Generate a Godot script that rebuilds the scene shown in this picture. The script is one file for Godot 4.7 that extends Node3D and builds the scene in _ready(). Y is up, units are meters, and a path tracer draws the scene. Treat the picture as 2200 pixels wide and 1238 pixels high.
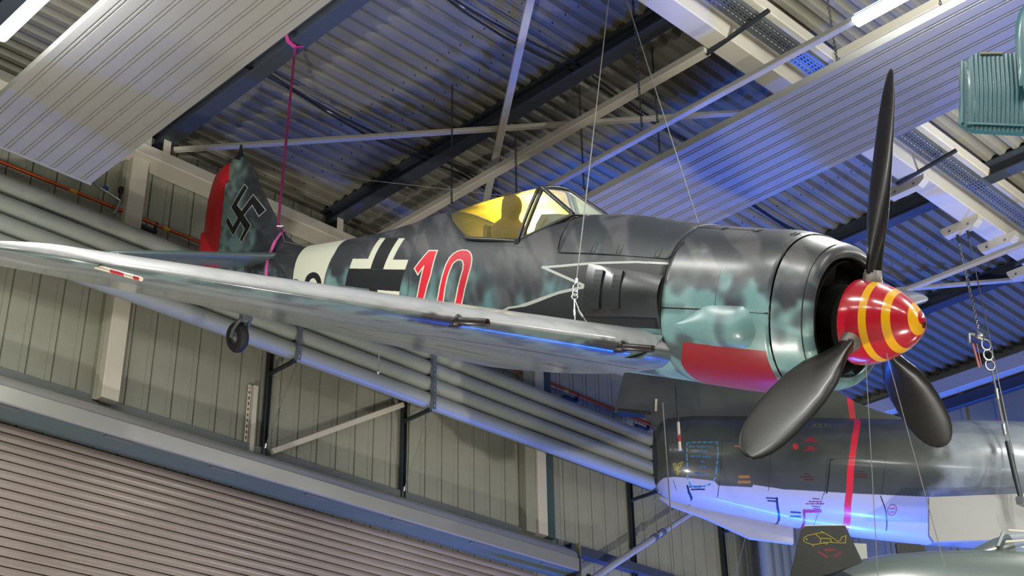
extends Node3D
# A hangar hall with a fighter hung nose-down under the roof, two jets behind it, and the pipe wall.

var used := {}
var M := {}
var inv_cache := {}
# ---------------------------------------------------------------- helpers: names and metas
func numbered(called: String) -> String:
	if not used.has(called):
		used[called] = 0
		return called
	used[called] += 1
	return "%s_%03d" % [called, used[called]]

func tag(o: Node, label := "", category := "", group := "") -> Node:
	if label: o.set_meta("label", label)
	if category: o.set_meta("category", category)
	if group: o.set_meta("group", group)
	return o

func thing(called: String, label: String, category: String, at := Vector3.ZERO, group := "") -> Node3D:
	var o := Node3D.new()
	o.name = numbered(called)
	add_child(o)
	o.position = at
	tag(o, label, category, group)
	return o

func obj(called: String, mesh: Mesh, m: Material, parent: Node = null) -> MeshInstance3D:
	var o := MeshInstance3D.new()
	o.mesh = mesh
	o.material_override = m
	if parent == null:
		o.name = numbered(called)
		add_child(o)
	else:
		o.name = called
		parent.add_child(o, true)
	return o

func struct(called: String, mesh: Mesh, m: Material, label: String) -> MeshInstance3D:
	var o := obj(called, mesh, m)
	o.set_meta("kind", "structure")
	o.set_meta("label", label)
	return o

func dup(root: Node3D, label: String, at = null) -> Node3D:
	var c := root.duplicate() as Node3D
	c.name = numbered(String(root.name).rstrip("0123456789").trim_suffix("_"))
	add_child(c)
	if at != null: c.position = at
	c.set_meta("label", label)
	return c

# ---------------------------------------------------------------- helpers: meshes
func mk() -> SurfaceTool:
	var s := SurfaceTool.new()
	s.begin(Mesh.PRIMITIVE_TRIANGLES)
	return s

func done(s: SurfaceTool) -> ArrayMesh:
	s.generate_normals()
	return s.commit()

func tri(s: SurfaceTool, a: Vector3, b: Vector3, c: Vector3) -> void:
	s.add_vertex(a); s.add_vertex(b); s.add_vertex(c)

func quad(s: SurfaceTool, a: Vector3, b: Vector3, c: Vector3, d: Vector3) -> void:
	tri(s, a, b, c); tri(s, a, c, d)

func box(s: SurfaceTool, c: Vector3, size: Vector3, b := Basis.IDENTITY, bev := 0.0) -> void:
	s.set_smooth_group(-1)
	var h := size * 0.5
	if bev <= 0.0:
		var p := []
		for k in 8:
			p.append(c + b * Vector3(h.x if k & 1 else -h.x, h.y if k & 2 else -h.y, h.z if k & 4 else -h.z))
		for f in [[0, 1, 3, 2], [5, 4, 6, 7], [4, 0, 2, 6], [1, 5, 7, 3], [2, 3, 7, 6], [4, 5, 1, 0]]:
			quad(s, p[f[3]], p[f[2]], p[f[1]], p[f[0]])
		return
	# chamfered: section octagon along the longest axis
	var ax := 0 if h.x >= h.y and h.x >= h.z else (1 if h.y >= h.z else 2)
	var u := Vector3.ZERO; var v := Vector3.ZERO; var w := Vector3.ZERO
	w[ax] = 1; u[(ax + 1) % 3] = 1; v[(ax + 2) % 3] = 1
	var hu := h[(ax + 1) % 3]; var hv := h[(ax + 2) % 3]; var hw := h[ax]
	var oct := [Vector2(hu, hv - bev), Vector2(hu - bev, hv), Vector2(bev - hu, hv), Vector2(-hu, hv - bev), Vector2(-hu, bev - hv), Vector2(bev - hu, -hv), Vector2(hu - bev, -hv), Vector2(hu, bev - hv)]
	for k in 8:
		var p0: Vector2 = oct[k]; var p1: Vector2 = oct[(k + 1) % 8]
		var a := c + b * (u * p0.x + v * p0.y - w * hw); var d := c + b * (u * p1.x + v * p1.y - w * hw)
		var a2 := c + b * (u * p0.x + v * p0.y + w * hw); var d2 := c + b * (u * p1.x + v * p1.y + w * hw)
		quad(s, a, a2, d2, d)
		tri(s, c - b * w * hw, a, d)
		tri(s, c + b * w * hw, d2, a2)

func frame_of(d: Vector3) -> Basis:
	var z := d.normalized()
	var x := (Vector3.UP if absf(z.y) < 0.95 else Vector3.RIGHT).cross(z).normalized()
	return Basis(x, z.cross(x), z)

func tube(s: SurfaceTool, pts: Array, r, n := 10, caps := true) -> void:
	s.set_smooth_group(0)
	var rings := []
	var b := frame_of(pts[1] - pts[0])
	for i in pts.size():
		var d: Vector3 = (pts[mini(i + 1, pts.size() - 1)] - pts[maxi(i - 1, 0)]).normalized()
		var x := (b.x - d * b.x.dot(d)).normalized()
		b = Basis(x, d.cross(x), d)
		var rr: float = r[i] if r is Array else r
		var ring := []
		for k in n:
			var a := TAU * k / n
			ring.append(pts[i] + (b.x * cos(a) + b.y * sin(a)) * rr)
		rings.append(ring)
	for i in rings.size() - 1:
		for k in n:
			var k2 := (k + 1) % n
			quad(s, rings[i][k], rings[i + 1][k], rings[i + 1][k2], rings[i][k2])
	if caps:
		s.set_smooth_group(-1)
		for k in n:
			var k2 := (k + 1) % n
			tri(s, pts[0], rings[0][k], rings[0][k2])
			tri(s, pts[-1], rings[-1][k2], rings[-1][k])

func lathe(s: SurfaceTool, prof: Array, o: Vector3, b: Basis, n := 24, uv := false) -> void:
	# prof: Vector2(along b.z, radius)
	s.set_smooth_group(0)
	for i in prof.size() - 1:
		for k in n:
			var q := []
			for c in [[i, k], [i + 1, k], [i + 1, k + 1], [i, k + 1]]:
				var a: float = TAU * c[1] / n
				var p: Vector2 = prof[c[0]]
				q.append([o + b * Vector3(cos(a) * p.y, sin(a) * p.y, p.x), Vector2(float(c[1]) / n, float(c[0]) / (prof.size() - 1))])
			for t in [0, 1, 2, 0, 2, 3]:
				if uv: s.set_uv(q[t][1])
				s.add_vertex(q[t][0])

func loft(s: SurfaceTool, rings: Array, uvs = null, closed := false, smooth := true) -> void:
	s.set_smooth_group(0 if smooth else -1)
	for i in rings.size() - 1:
		var n: int = rings[i].size()
		for k in (n if closed else n - 1):
			var k2 := (k + 1) % n
			var ids := [[i, k], [i + 1, k], [i + 1, k2], [i, k2]]
			for t in [0, 1, 2, 0, 2, 3]:
				if uvs != null: s.set_uv(uvs[ids[t][0]][ids[t][1]])
				s.add_vertex(rings[ids[t][0]][ids[t][1]])

func fan(s: SurfaceTool, ring: Array, flip := false) -> void:
	s.set_smooth_group(-1)
	var c := Vector3.ZERO
	for p in ring: c += p
	c /= ring.size()
	for k in ring.size():
		var k2 := (k + 1) % ring.size()
		if flip: tri(s, c, ring[k2], ring[k])
		else: tri(s, c, ring[k], ring[k2])

func prism(s: SurfaceTool, poly: Array, d0: float, d1: float, b := Basis.IDENTITY, o := Vector3.ZERO, uvf = null) -> void:
	# polygon in the b.x / b.y plane, from d0 to d1 along b.z
	s.set_smooth_group(-1)
	var pv := PackedVector2Array()
	for p in poly: pv.append(p)
	if Geometry2D.is_polygon_clockwise(pv): pv.reverse()
	var ix := Geometry2D.triangulate_polygon(pv)
	var put := func(p: Vector2, d: float):
		if uvf != null: s.set_uv(uvf.call(p))
		s.add_vertex(o + b * Vector3(p.x, p.y, d))
	for k in range(0, ix.size(), 3):
		for j in [0, 2, 1]: put.call(pv[ix[k + j]], d1)
		for j in [0, 1, 2]: put.call(pv[ix[k + j]], d0)
	for k in pv.size():
		var p := pv[k]; var q := pv[(k + 1) % pv.size()]
		put.call(p, d0); put.call(p, d1); put.call(q, d1)
		put.call(p, d0); put.call(q, d1); put.call(q, d0)

func one_box(c: Vector3, size: Vector3, b := Basis.IDENTITY, bev := 0.0) -> ArrayMesh:
	var s := mk(); box(s, c, size, b, bev); return done(s)

func one_tube(pts: Array, r, n := 10) -> ArrayMesh:
	var s := mk(); tube(s, pts, r, n); return done(s)

func beam(a: Vector3, b: Vector3, w: float, h: float, bev := 0.0) -> ArrayMesh:
	# straight bar from a to b; h is its height, w its width
	var d := (b - a).normalized()
	var x := Vector3.UP.cross(d).normalized()
	return one_box((a + b) * 0.5, Vector3(w, h, a.distance_to(b)), Basis(x, d.cross(x), d), bev)

func chain_mesh(a: Vector3, b: Vector3, link := 0.045, r := 0.005) -> ArrayMesh:
	var s := mk()
	var d := (b - a).normalized(); var f := frame_of(d)
	var n := int(a.distance_to(b) / (link * 0.72))
	for i in n:
		var c := a + d * (i + 0.5) * link * 0.72
		var u := f.x if i % 2 else f.y
		var pts := []
		for k in 7:
			var t := TAU * k / 6
			pts.append(c + d * cos(t) * link * 0.5 + u * sin(t) * link * 0.28)
		tube(s, pts, r, 4, false)
	return done(s)

# ---------------------------------------------------------------- helpers: materials and painted pictures
func mat(called: String, c: Color, rough := 0.6, metal := 0.0, coat := 0.0) -> StandardMaterial3D:
	var m := StandardMaterial3D.new()
	m.resource_name = called
	m.albedo_color = c
	m.roughness = rough
	m.metallic = metal
	if coat > 0.0:
		m.clearcoat_enabled = true; m.clearcoat = coat; m.clearcoat_roughness = 0.12
	M[called] = m
	return m

func c8(r: int, g: int, b: int) -> Color:
	return Color(r / 255.0, g / 255.0, b / 255.0)

func noise(seed_: int, freq: float, oct := 3) -> FastNoiseLite:
	var n := FastNoiseLite.new()
	n.seed = seed_; n.frequency = freq; n.fractal_octaves = oct
	n.noise_type = FastNoiseLite.TYPE_SIMPLEX_SMOOTH
	return n

func grain(m: StandardMaterial3D, seed_: int, freq: float, lo: Color, hi: Color, scale: Vector3, world := true) -> void:
	var t := NoiseTexture2D.new()
	t.width = 256; t.height = 256; t.seamless = true
	t.noise = noise(seed_, freq, 4)
	var g := Gradient.new()
	g.set_color(0, lo); g.set_color(1, hi)
	t.color_ramp = g
	m.albedo_texture = t
	m.uv1_triplanar = true; m.uv1_world_triplanar = world
	m.uv1_scale = scale

func poly_fill(im: Image, pts: Array, c: Color) -> void:
	# pts in pixels
	var y0 := 1e9; var y1 := -1e9
	for p in pts: y0 = minf(y0, p.y); y1 = maxf(y1, p.y)
	for y in range(maxi(int(y0), 0), mini(int(y1) + 1, im.get_height())):
		var xs := []
		for k in pts.size():
			var a: Vector2 = pts[k]; var b: Vector2 = pts[(k + 1) % pts.size()]
			var yc := y + 0.5
			if (a.y <= yc) != (b.y <= yc):
				xs.append(a.x + (yc - a.y) / (b.y - a.y) * (b.x - a.x))
		xs.sort()
		for k in range(0, xs.size() - 1, 2):
			var i0 := int(round(xs[k])); var i1 := int(round(xs[k + 1]))
			im.fill_rect(Rect2i(i0, y, maxi(i1 - i0, 1), 1), c)

func stroke(im: Image, pts: Array, w: float, c: Color, closed := false) -> void:
	for k in (pts.size() if closed else pts.size() - 1):
		var a: Vector2 = pts[k]; var b: Vector2 = pts[(k + 1) % pts.size()]
		var d := (b - a).normalized() * w * 0.5
		var n := Vector2(-d.y, d.x)
		poly_fill(im, [a + n - d, b + n + d, b - n + d, a - n - d], c)

func tex(im: Image) -> ImageTexture:
	return ImageTexture.create_from_image(im)

func smooth(a: float, b: float, x: float) -> float:
	return smoothstep(a, b, x)

# camouflage sheet over x (metres along) and a (angle from the top); small picture, then enlarged
func camo(x0: float, x1: float, w: int, h: int, seed_: int, a_lo: float, a_hi: float) -> Image:
	var sw := w / 8; var sh := h / 8
	var im := Image.create(sw, sh, false, Image.FORMAT_RGB8)
	var n1 := noise(seed_, 1.6, 3); var n2 := noise(seed_ + 7, 2.6, 2); var n3 := noise(seed_ + 13, 5.0, 2)
	var dark := c8(45, 49, 55); var grey := c8(78, 77, 81); var teal := c8(92, 128, 130); var pale := c8(112, 144, 142)
	for j in sh:
		for i in sw:
			var x := lerpf(x0, x1, (i + 0.5) / sw); var a := PI * (j + 0.5) / sh
			var y := a * 0.62
			var g := smooth(-0.12, 0.3, n1.get_noise_2d((x + y * 0.9) * 1.5, y * 0.7))
			var c := dark.lerp(grey, g)
			var e := a + 0.55 * n2.get_noise_2d(x, y) + 0.25 * n3.get_noise_2d(x, y)
			var t := smooth(a_lo, a_hi, e)
			var low := teal.lerp(pale, smooth(-0.2, 0.4, n1.get_noise_2d(x + 40.0, y)))
			c = c.lerp(low, t)
			var s := smooth(0.05, 0.55, n2.get_noise_2d(x * 0.9 + 9.0, y * 0.9 - 5.0)) * 0.7
			c = c.lerp(dark, s)
			im.set_pixel(i, j, c)
	im.resize(w, h, Image.INTERPOLATE_CUBIC)
	return im

# ---------------------------------------------------------------- scene
const WALL_Z := -13.6
const DECK_Y := 11.93
const END_X := 21.05

func _ready() -> void:
	setting()
	make_materials()
	room()
	roof()
	lamps()
	pipe_wall()
	roller_door()
	girder_line()
	ceiling_panels()
	fighter()
	fighter_rigging()
	jet_back()
	jet_front()
	blue_tail()
	cables_and_chains()

func setting() -> void:
	var cam := Camera3D.new()
	cam.name = "camera"
	add_child(cam)
	cam.fov = 23.074
	cam.near = 0.05
	cam.far = 200.0
	cam.transform = Transform3D(Basis(Vector3(0.71166, -0.0152, 0.70235), Vector3(-0.32454, 0.87957, 0.34788), Vector3(-0.62306, -0.47552, 0.62103)).orthonormalized(), Vector3(0, 1.7, 0))
	cam.current = true
	var we := WorldEnvironment.new()
	we.name = "world"
	var e := Environment.new()
	e.background_mode = Environment.BG_COLOR
	e.background_color = Color(0, 0, 0)
	e.tonemap_mode = Environment.TONE_MAPPER_LINEAR
	e.tonemap_exposure = 0.8
	e.sdfgi_enabled = true; e.ssao_enabled = true; e.ssil_enabled = true
	we.environment = e
	add_child(we)
	# blue colour-washer floods on the floor, aimed at the aircraft and the roof
	for f in BLUE:
		flood(f[0], f[1], f[2], f[3], f[4])
	for f in WHITE:
		flood(f[0], f[1], f[2], f[3], f[4], c8(255, 250, 240))
	wash_bar(Vector3(16.3, 0.0, -12.75), 4.6, WASH_E, "long blue wash bar on the floor at the wall right of the roller door")

const BLUE := [
	[Vector3(14.4, 0.35, -8.2), Vector3(14.2, 12.0, -9.6), 100.0, 17.0, "blue floor flood standing under the olive jet"],
	[Vector3(18.6, 0.35, -12.2), Vector3(18.0, 12.0, -8.4), 150.0, 36.0, "blue floor flood by the wall, aimed at the roof near the end wall"],
	[Vector3(13.6, 0.35, 0.8), Vector3(11.2, 10.3, -4.6), 120.0, 22.0, "blue floor flood aimed at the right ribbed panel"],
]

# warm white display uplighters on the floor, out of the picture, that light the undersides and the roof; the last two are added fill
const WHITE := [
	[Vector3(3.2, 0.35, -7.5), Vector3(6.5, 12.0, -9.5), 54.0, 72.0, "white floor uplighter in front of the roller door"],
	[Vector3(7.0, 0.35, -1.0), Vector3(8.0, 12.0, -4.0), 32.0, 72.0, "white floor uplighter in front of the fighter"],
	[Vector3(15.5, 0.35, -3.0), Vector3(16.5, 12.0, -7.0), 18.0, 72.0, "white floor uplighter in front of the olive jet"],  # unseen lamp, added to brighten the right end
	[Vector3(16.5, 0.35, 3.5), Vector3(14.8, 7.6, -13.6), 120.0, 15.0, "white floor flood aimed at the wall under the grey pipes"],  # unseen lamp, added to lift the dim wall
]

const WASH_E := 130.0

func wash_bar(at: Vector3, length: float, energy: float, label: String) -> void:
	var c := Color(0.12, 0.40, 1.0)
	var t := thing("wash_bar", label, "floodlight", at)
	var b := Basis(Vector3.RIGHT, deg_to_rad(-12))
	obj("housing", one_box(Vector3(0, 0.12, 0), Vector3(length, 0.2, 0.24), b, 0.02), mat("bar_black", c8(25, 25, 27), 0.5), t)
	var g := mat("bar_glow", c, 0.4)
	g.emission_enabled = true; g.emission = c; g.emission_energy_multiplier = 24.0
	obj("lens", one_box(Vector3(0, 0.225, -0.02), Vector3(length - 0.06, 0.012, 0.16), b), g, t)
	var l := AreaLight3D.new()
	l.name = "bar_light"
	l.area_size = Vector2(length - 0.06, 0.16)
	l.area_normalize_energy = true
	l.light_color = c; l.light_energy = energy
	l.area_range = 40.0; l.area_attenuation = 2.0
	l.shadow_enabled = true
	t.add_child(l)
	l.position = Vector3(0, 0.26, -0.03)
	l.rotation.x = PI / 2 - deg_to_rad(12)

func flood(at: Vector3, to: Vector3, energy: float, cone: float, label: String, c := Color(0.15, 0.41, 1.0)) -> void:
	var d := (to - at).normalized()
	var t := thing("floor_flood", label, "floodlight", at - Vector3(0, 0.35, 0))
	var f := frame_of(d)
	var up := Vector3(0, 0.35, 0)
	var s := mk()
	lathe(s, [Vector2(-0.2, 0.0), Vector2(-0.2, 0.14), Vector2(-0.15, 0.19), Vector2(0.0, 0.22), Vector2(0.02, 0.22), Vector2(0.02, 0.205), Vector2(-0.01, 0.205)], up, f, 24)
	obj("housing", done(s), mat("flood_black", c8(25, 25, 27), 0.5), t)
	s = mk()
	tube(s, [Vector3(-0.24, 0.35, 0), Vector3(-0.24, 0.02, 0), Vector3(0.24, 0.02, 0), Vector3(0.24, 0.35, 0)], 0.012, 6)
	obj("yoke", done(s), M.flood_black, t)
	var glow := mat("flood_glow", c, 0.4)
	glow.emission_enabled = true; glow.emission = c; glow.emission_energy_multiplier = 12.0
	s = mk()
	lathe(s, [Vector2(0.0, 0.0), Vector2(0.0, 0.204)], up, f, 24)
	obj("lens", done(s), glow, t)
	var l := SpotLight3D.new()
	l.name = "flood_light"
	l.light_color = c
	l.light_energy = energy
	l.light_size = 0.2
	l.spot_angle = cone; l.spot_angle_attenuation = 0.6
	l.spot_range = 40.0; l.spot_attenuation = 2.0
	l.shadow_enabled = true
	t.add_child(l)
	l.transform = Transform3D(Basis(f.x, f.y, f.z) * Basis(Vector3.UP, PI), up + d * 0.05)

func make_materials() -> void:
	mat("cream", c8(196, 190, 176), 0.55)
	mat("wall", c8(170, 170, 158), 0.5)
	mat("wall_joint", c8(120, 120, 112), 0.8)
	mat("deck", c8(150, 148, 140), 0.5)
	mat("rafter", c8(58, 64, 74), 0.5)
	mat("floor", c8(190, 182, 174), 0.45)
	mat("galv", c8(150, 156, 158), 0.38, 0.85)
	mat("galv_dark", c8(70, 76, 78), 0.5, 0.7)
	mat("black", c8(14, 14, 15), 0.55)
	mat("black_gloss", c8(13, 13, 14), 0.32, 0.0, 0.1)
	mat("plastic_pipe", c8(142, 147, 140), 0.42)
	mat("copper", c8(190, 92, 52), 0.32, 0.9)
	mat("yellow_label", c8(205, 160, 30), 0.6)
	mat("steel", c8(190, 192, 196), 0.25, 0.95)
	mat("cable", c8(128, 128, 126), 0.5, 0.5)
	mat("slat", c8(190, 180, 172), 0.32, 0.45)
	mat("hood", c8(172, 172, 166), 0.3, 0.6)
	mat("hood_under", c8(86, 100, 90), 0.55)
	mat("panel", c8(160, 160, 157), 0.5)
	mat("trunk", c8(190, 190, 188), 0.45)
	mat("pink", c8(176, 52, 124), 0.75)
	mat("pink_dark", c8(120, 28, 82), 0.75)
	mat("red_paint", c8(178, 22, 40), 0.3, 0.0, 0.5)
	mat("flashing_grey", c8(112, 116, 112), 0.5, 0.3)
	mat("green_steel", c8(62, 78, 72), 0.6)
	grain(M.slat, 3, 0.02, c8(208, 201, 197), c8(234, 230, 227), Vector3(0.25, 5.0, 1.0))
	grain(M.wall, 5, 0.012, c8(212, 213, 206), c8(224, 225, 219), Vector3(0.4, 0.4, 0.4))
	grain(M.deck, 9, 0.014, c8(204, 202, 190), c8(216, 214, 203), Vector3(0.5, 0.5, 0.5))
	grain(M.floor, 11, 0.02, c8(180, 172, 164), c8(200, 192, 184), Vector3(0.3, 0.3, 0.3))

func room() -> void:
	struct("floor", one_box(Vector3(3.5, -0.15, -0.8), Vector3(36, 0.3, 26.2)), M.floor, "grey hall floor far below the hanging aircraft")
	var w := struct("wall_left", one_box(Vector3(3.5, 6.0, WALL_Z - 0.17), Vector3(36, 12.6, 0.3)), M.wall_joint, "pale grey panelled hangar wall behind the pipes")
	# cladding panels with recessed joints
	var s := mk()
	var prof := [Vector2(0.0, 0.0), Vector2(0.006, 0.016), Vector2(0.205, 0.016), Vector2(0.213, 0.026), Vector2(0.222, 0.016), Vector2(0.29, 0.016), Vector2(0.296, 0.0)]
	var rings := [[], []]
	for p in prof:
		rings[0].append(Vector3(p.x, 4.0, p.y)); rings[1].append(Vector3(p.x, 11.9, p.y))
	loft(s, rings, null, false, false)
	var pm := done(s)
	for k in 60:
		var o := obj("cladding_panel", pm, M.wall, w)
		o.position = Vector3(2.75 + k * 0.305, 0, WALL_Z)
	struct("wall_far", one_box(Vector3(END_X + 0.17, 6.0, -0.8), Vector3(0.3, 12.6, 26.2)), M.wall, "pale end wall beyond the jets")
	struct("wall_right", one_box(Vector3(-14.6, 6.0, -0.8), Vector3(0.3, 12.6, 26.2)), M.wall, "pale hall wall on the far side, out of view")
	struct("wall_back", one_box(Vector3(3.5, 6.0, 12.3), Vector3(36, 12.6, 0.3)), M.wall, "pale hall wall behind the viewer")
	struct("ceiling", one_box(Vector3(3.5, 12.25, -0.8), Vector3(36, 0.3, 26.2)), M.deck, "corrugated steel roof deck lying on the dark rafters")
	# end wall cladding ribs
	for k in 14:
		var r := one_box(Vector3(END_X - 0.01, 8.0, -13.2 + k * 0.6), Vector3(0.05, 7.6, 0.08), Basis.IDENTITY, 0.01)
		obj("cladding_rib", r, M.wall, get_node("wall_far"))
	# head beam of the end wall with blue-grey flashing below it
	struct("trim_1", one_box(Vector3(END_X - 0.14, 11.58, -6.0), Vector3(0.26, 0.26, 15.0), Basis.IDENTITY, 0.01), M.cream, "cream head beam along the top of the end wall")
	struct("trim_2", one_box(Vector3(END_X - 0.05, 11.3, -6.0), Vector3(0.1, 0.22, 15.0), Basis.IDENTITY, 0.02), M.rafter, "dark flashing under the head beam of the end wall")
	# eaves beam of the pipe wall
	s = mk()
	box(s, Vector3(12.0, 11.45, WALL_Z + 0.19), Vector3(18.4, 0.16, 0.34), Basis.IDENTITY, 0.012)
	box(s, Vector3(12.0, 11.56, WALL_Z + 0.1), Vector3(18.4, 0.1, 0.2), Basis.IDENTITY, 0.012)
	struct("trim_3", done(s), M.cream, "cream eaves beam where the pipe wall meets the roof")
	# columns
	var cols := [[6.92, 0.22, "cream steel column at the left above the roller door"], [20.3, 0.3, "cream steel column in the corner by the end wall"]]
	for c in cols:
		var t := thing("steel_column", c[2], "column", Vector3(c[0], 8.17, WALL_Z))
		s = mk()
		box(s, Vector3(c[1] * 0.5, 1.85, 0.16), Vector3(c[1], 3.7, 0.14), Basis.IDENTITY, 0.008)
		obj("flange", done(s), M.cream, t)
		s = mk()
		box(s, Vector3(c[1] * 0.5 - 0.1, 1.85, 0.05), Vector3(0.1, 3.7, 0.12), Basis.IDENTITY, 0.008)
		obj("web", done(s), M.wall, t)
	var t2 := thing("steel_column", "wide column above the end of the roller door, half cream and half dark green", "column", Vector3(13.75, 8.17, WALL_Z))
	obj("side_casing", one_box(Vector3(0.05, 1.85, 0.09), Vector3(0.2, 3.7, 0.14), Basis.IDENTITY, 0.006), M.wall, t2)
	obj("flange", one_box(Vector3(0.25, 1.85, 0.12), Vector3(0.19, 3.7, 0.16), Basis.IDENTITY, 0.006), M.cream, t2)
	tag(obj("green_post", one_box(Vector3(0.44, 1.85, 0.11), Vector3(0.18, 3.7, 0.12), Basis.IDENTITY, 0.006), M.green_steel, t2), "dark green post")

func deck_profile(z0: float, ribs: int) -> Array:
	var p := []
	for k in ribs:
		var z := z0 + k * 0.2
		p.append_array([Vector2(z, 0.0), Vector2(z + 0.07, 0.0), Vector2(z + 0.1, 0.065), Vector2(z + 0.17, 0.065)])
	p.append(Vector2(z0 + ribs * 0.2, 0.0))
	return p

func roof() -> void:
	var deck := get_node("ceiling")
	var xs := [-14.4, -8.0, -3.3, -0.65, 2.0, 4.65, 7.3, 10.02, 12.8, 15.62, 18.35, END_X]
	var cache := {}
	for i in xs.size() - 1:
		for j in 16:
			var z := -13.6 + j * 1.0
			var s := mk()
			var rings := [[], []]
			for p in deck_profile(0.0, 5):
				rings[0].append(Vector3(0, p.y, p.x)); rings[1].append(Vector3(xs[i + 1] - xs[i] - 0.004, p.y, p.x))
			if not cache.has(i):
				loft(s, rings, null, false, false)
				cache[i] = done(s)
			var o := obj("deck_sheet", cache[i], M.deck, deck)
			o.position = Vector3(xs[i], DECK_Y + 0.004 * (j % 2), z)
	# fixing screws through the deck in a row between the rafters
	var sc := mk()
	for row in [8.81, 9.3, 14.4, 17.0]:
		for k in 34:
			box(sc, Vector3(row, -0.012, -13.35 + k * 0.2), Vector3(0.008, 0.024, 0.008))
	var so := obj("deck_screw", done(sc), M.black, deck)
	so.position.y = DECK_Y
	so.set_meta("kind", "stuff")
	# rafters: I-beams across the hall
	var s2 := mk()
	box(s2, Vector3(0, 0.01, 0), Vector3(0.2, 0.02, 25.6), Basis.IDENTITY)
	box(s2, Vector3(0, 0.115, 0), Vector3(0.02, 0.2, 25.6), Basis.IDENTITY)
	box(s2, Vector3(0, 0.22, 0), Vector3(0.2, 0.02, 25.6), Basis.IDENTITY)
	var rm := done(s2)
	var names := {7.3: "dark rafter beside the left ribbed panel, holding the pink sling", 10.02: "dark rafter crossing the roof behind the cockpit and the crossed braces", 12.8: "dark rafter above the right ribbed panel", 15.62: "dark rafter behind the upright propeller blade", 18.35: "dark rafter behind the spinner nose, nearest the end wall", 4.65: "dark rafter above the left ribbed panel"}
	for x in names:
		var o := obj("rafter", rm, M.rafter)
		o.position = Vector3(x, 11.7, -0.8)
		tag(o, names[x], "beam", "dark roof rafters")
	# little stub plates where rafters stand on the eaves beam
	for x in [7.3, 10.02]:
		var o := obj("rafter_bracket", one_box(Vector3.ZERO, Vector3(0.1, 0.24, 0.012), Basis.IDENTITY), M.cream)
		o.position = Vector3(x - 0.02, 11.62, WALL_Z + 0.36)
		tag(o, "small cream bracket plate under the wall end of the " + ("rafter with the pink sling" if x < 8 else "rafter behind the cockpit"), "bracket")
	# wind bracing: two crossed angles just under the rafters
	var y := 11.66
	var b1 := obj("wind_brace", beam(Vector3(7.42, y, -13.3), Vector3(12.6, y, -7.15), 0.075, 0.05, 0.006), M.cream)
	tag(b1, "long light brace crossing under the roof from above the tail fin", "brace", "crossed roof braces")
	var b2 := obj("wind_brace", beam(Vector3(7.6, y - 0.04, -6.9), Vector3(12.5, y - 0.04, -13.4), 0.09, 0.05, 0.006), M.cream)
	tag(b2, "light brace running down from the top edge to behind the canopy", "brace", "crossed roof braces")
	var b4 := obj("wind_brace", beam(Vector3(15.4, y, -11.7), Vector3(19.9, y, -5.6), 0.075, 0.05, 0.006), M.cream)
	tag(b4, "thin light brace seen to the right of the spinner nose", "brace", "crossed roof braces")
	var b3 := obj("wind_brace", beam(Vector3(16.05, y, -9.3), Vector3(15.0, y, -10.9), 0.1, 0.06, 0.006), M.cream)
	tag(b3, "lilac-lit brace standing to the left of the upright blade", "brace", "crossed roof braces")
	# straight cream tube under the second rafter
	var p1 := obj("roof_tube", beam(Vector3(10.29, 11.3, -13.2), Vector3(10.29, 11.3, -7.18), 0.12, 0.1, 0.012), M.cream)
	tag(p1, "square cream tube running under the roof to the girder", "beam")
	var p2 := obj("roof_tube", beam(Vector3(11.46, 11.3, -6.3), Vector3(11.46, 11.3, 2.0), 0.14, 0.12, 0.012), M.cream)
	tag(p2, "square cream tube beyond the top edge of the right ribbed panel", "beam")

func lamp(x: float, z: float, label: String) -> void:
	var t := thing("strip_lamp", label, "lamp", Vector3(x, 10.06, z), "strip lamps under the trunking")
	var s := mk()
	box(s, Vector3(0, 0.035, 0), Vector3(0.09, 0.05, 1.5), Basis.IDENTITY, 0.01)
	obj("gear_tray", done(s), M.trunk, t)
	var g: StandardMaterial3D = M.get("lamp_glow")
	if g == null:
		g = mat("lamp_glow", c8(235, 245, 250), 0.5)
		g.emission_enabled = true; g.emission = c8(222, 244, 255); g.emission_energy_multiplier = LAMP_GLOW
	s = mk()
	var ring0 := []; var ring1 := []
	for k in 9:
		var a := PI * k / 8.0
		ring0.append(Vector3(cos(a) * 0.07, 0.012 - sin(a) * 0.06, -0.74)); ring1.append(Vector3(cos(a) * 0.07, 0.012 - sin(a) * 0.06, 0.74))
	loft(s, [ring0, ring1])
	fan(s, ring0); fan(s, ring1, true)
	obj("diffuser", done(s), g, t)
	var l := AreaLight3D.new()
	l.name = "lamp_light"
	l.area_size = Vector2(0.14, 1.48)
	l.area_normalize_energy = true
	l.light_color = c8(246, 246, 240)
	l.light_energy = LAMP_E
	l.area_range = 40.0; l.area_attenuation = 2.0
	l.shadow_enabled = true
	t.add_child(l)
	l.position = Vector3(0, -0.06, 0)
	l.rotation.x = -PI / 2
	# the tray is open at the top as well: a glowing slot that lights the roof
	s = mk()
	box(s, Vector3(0, 0.066, 0), Vector3(0.06, 0.008, 1.46))
	obj("upper_diffuser", done(s), g, t)
	var u := l.duplicate() as AreaLight3D
	u.name = "upper_light"
	u.area_size = Vector2(0.06, 1.46)
	u.light_energy = LAMP_UP
	t.add_child(u)
	u.position = Vector3(0, 0.078, 0)
	u.rotation.x = PI / 2

const LAMP_GLOW := 6.0
const LAMP_E := 20.0
const LAMP_UP := 20.0

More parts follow.
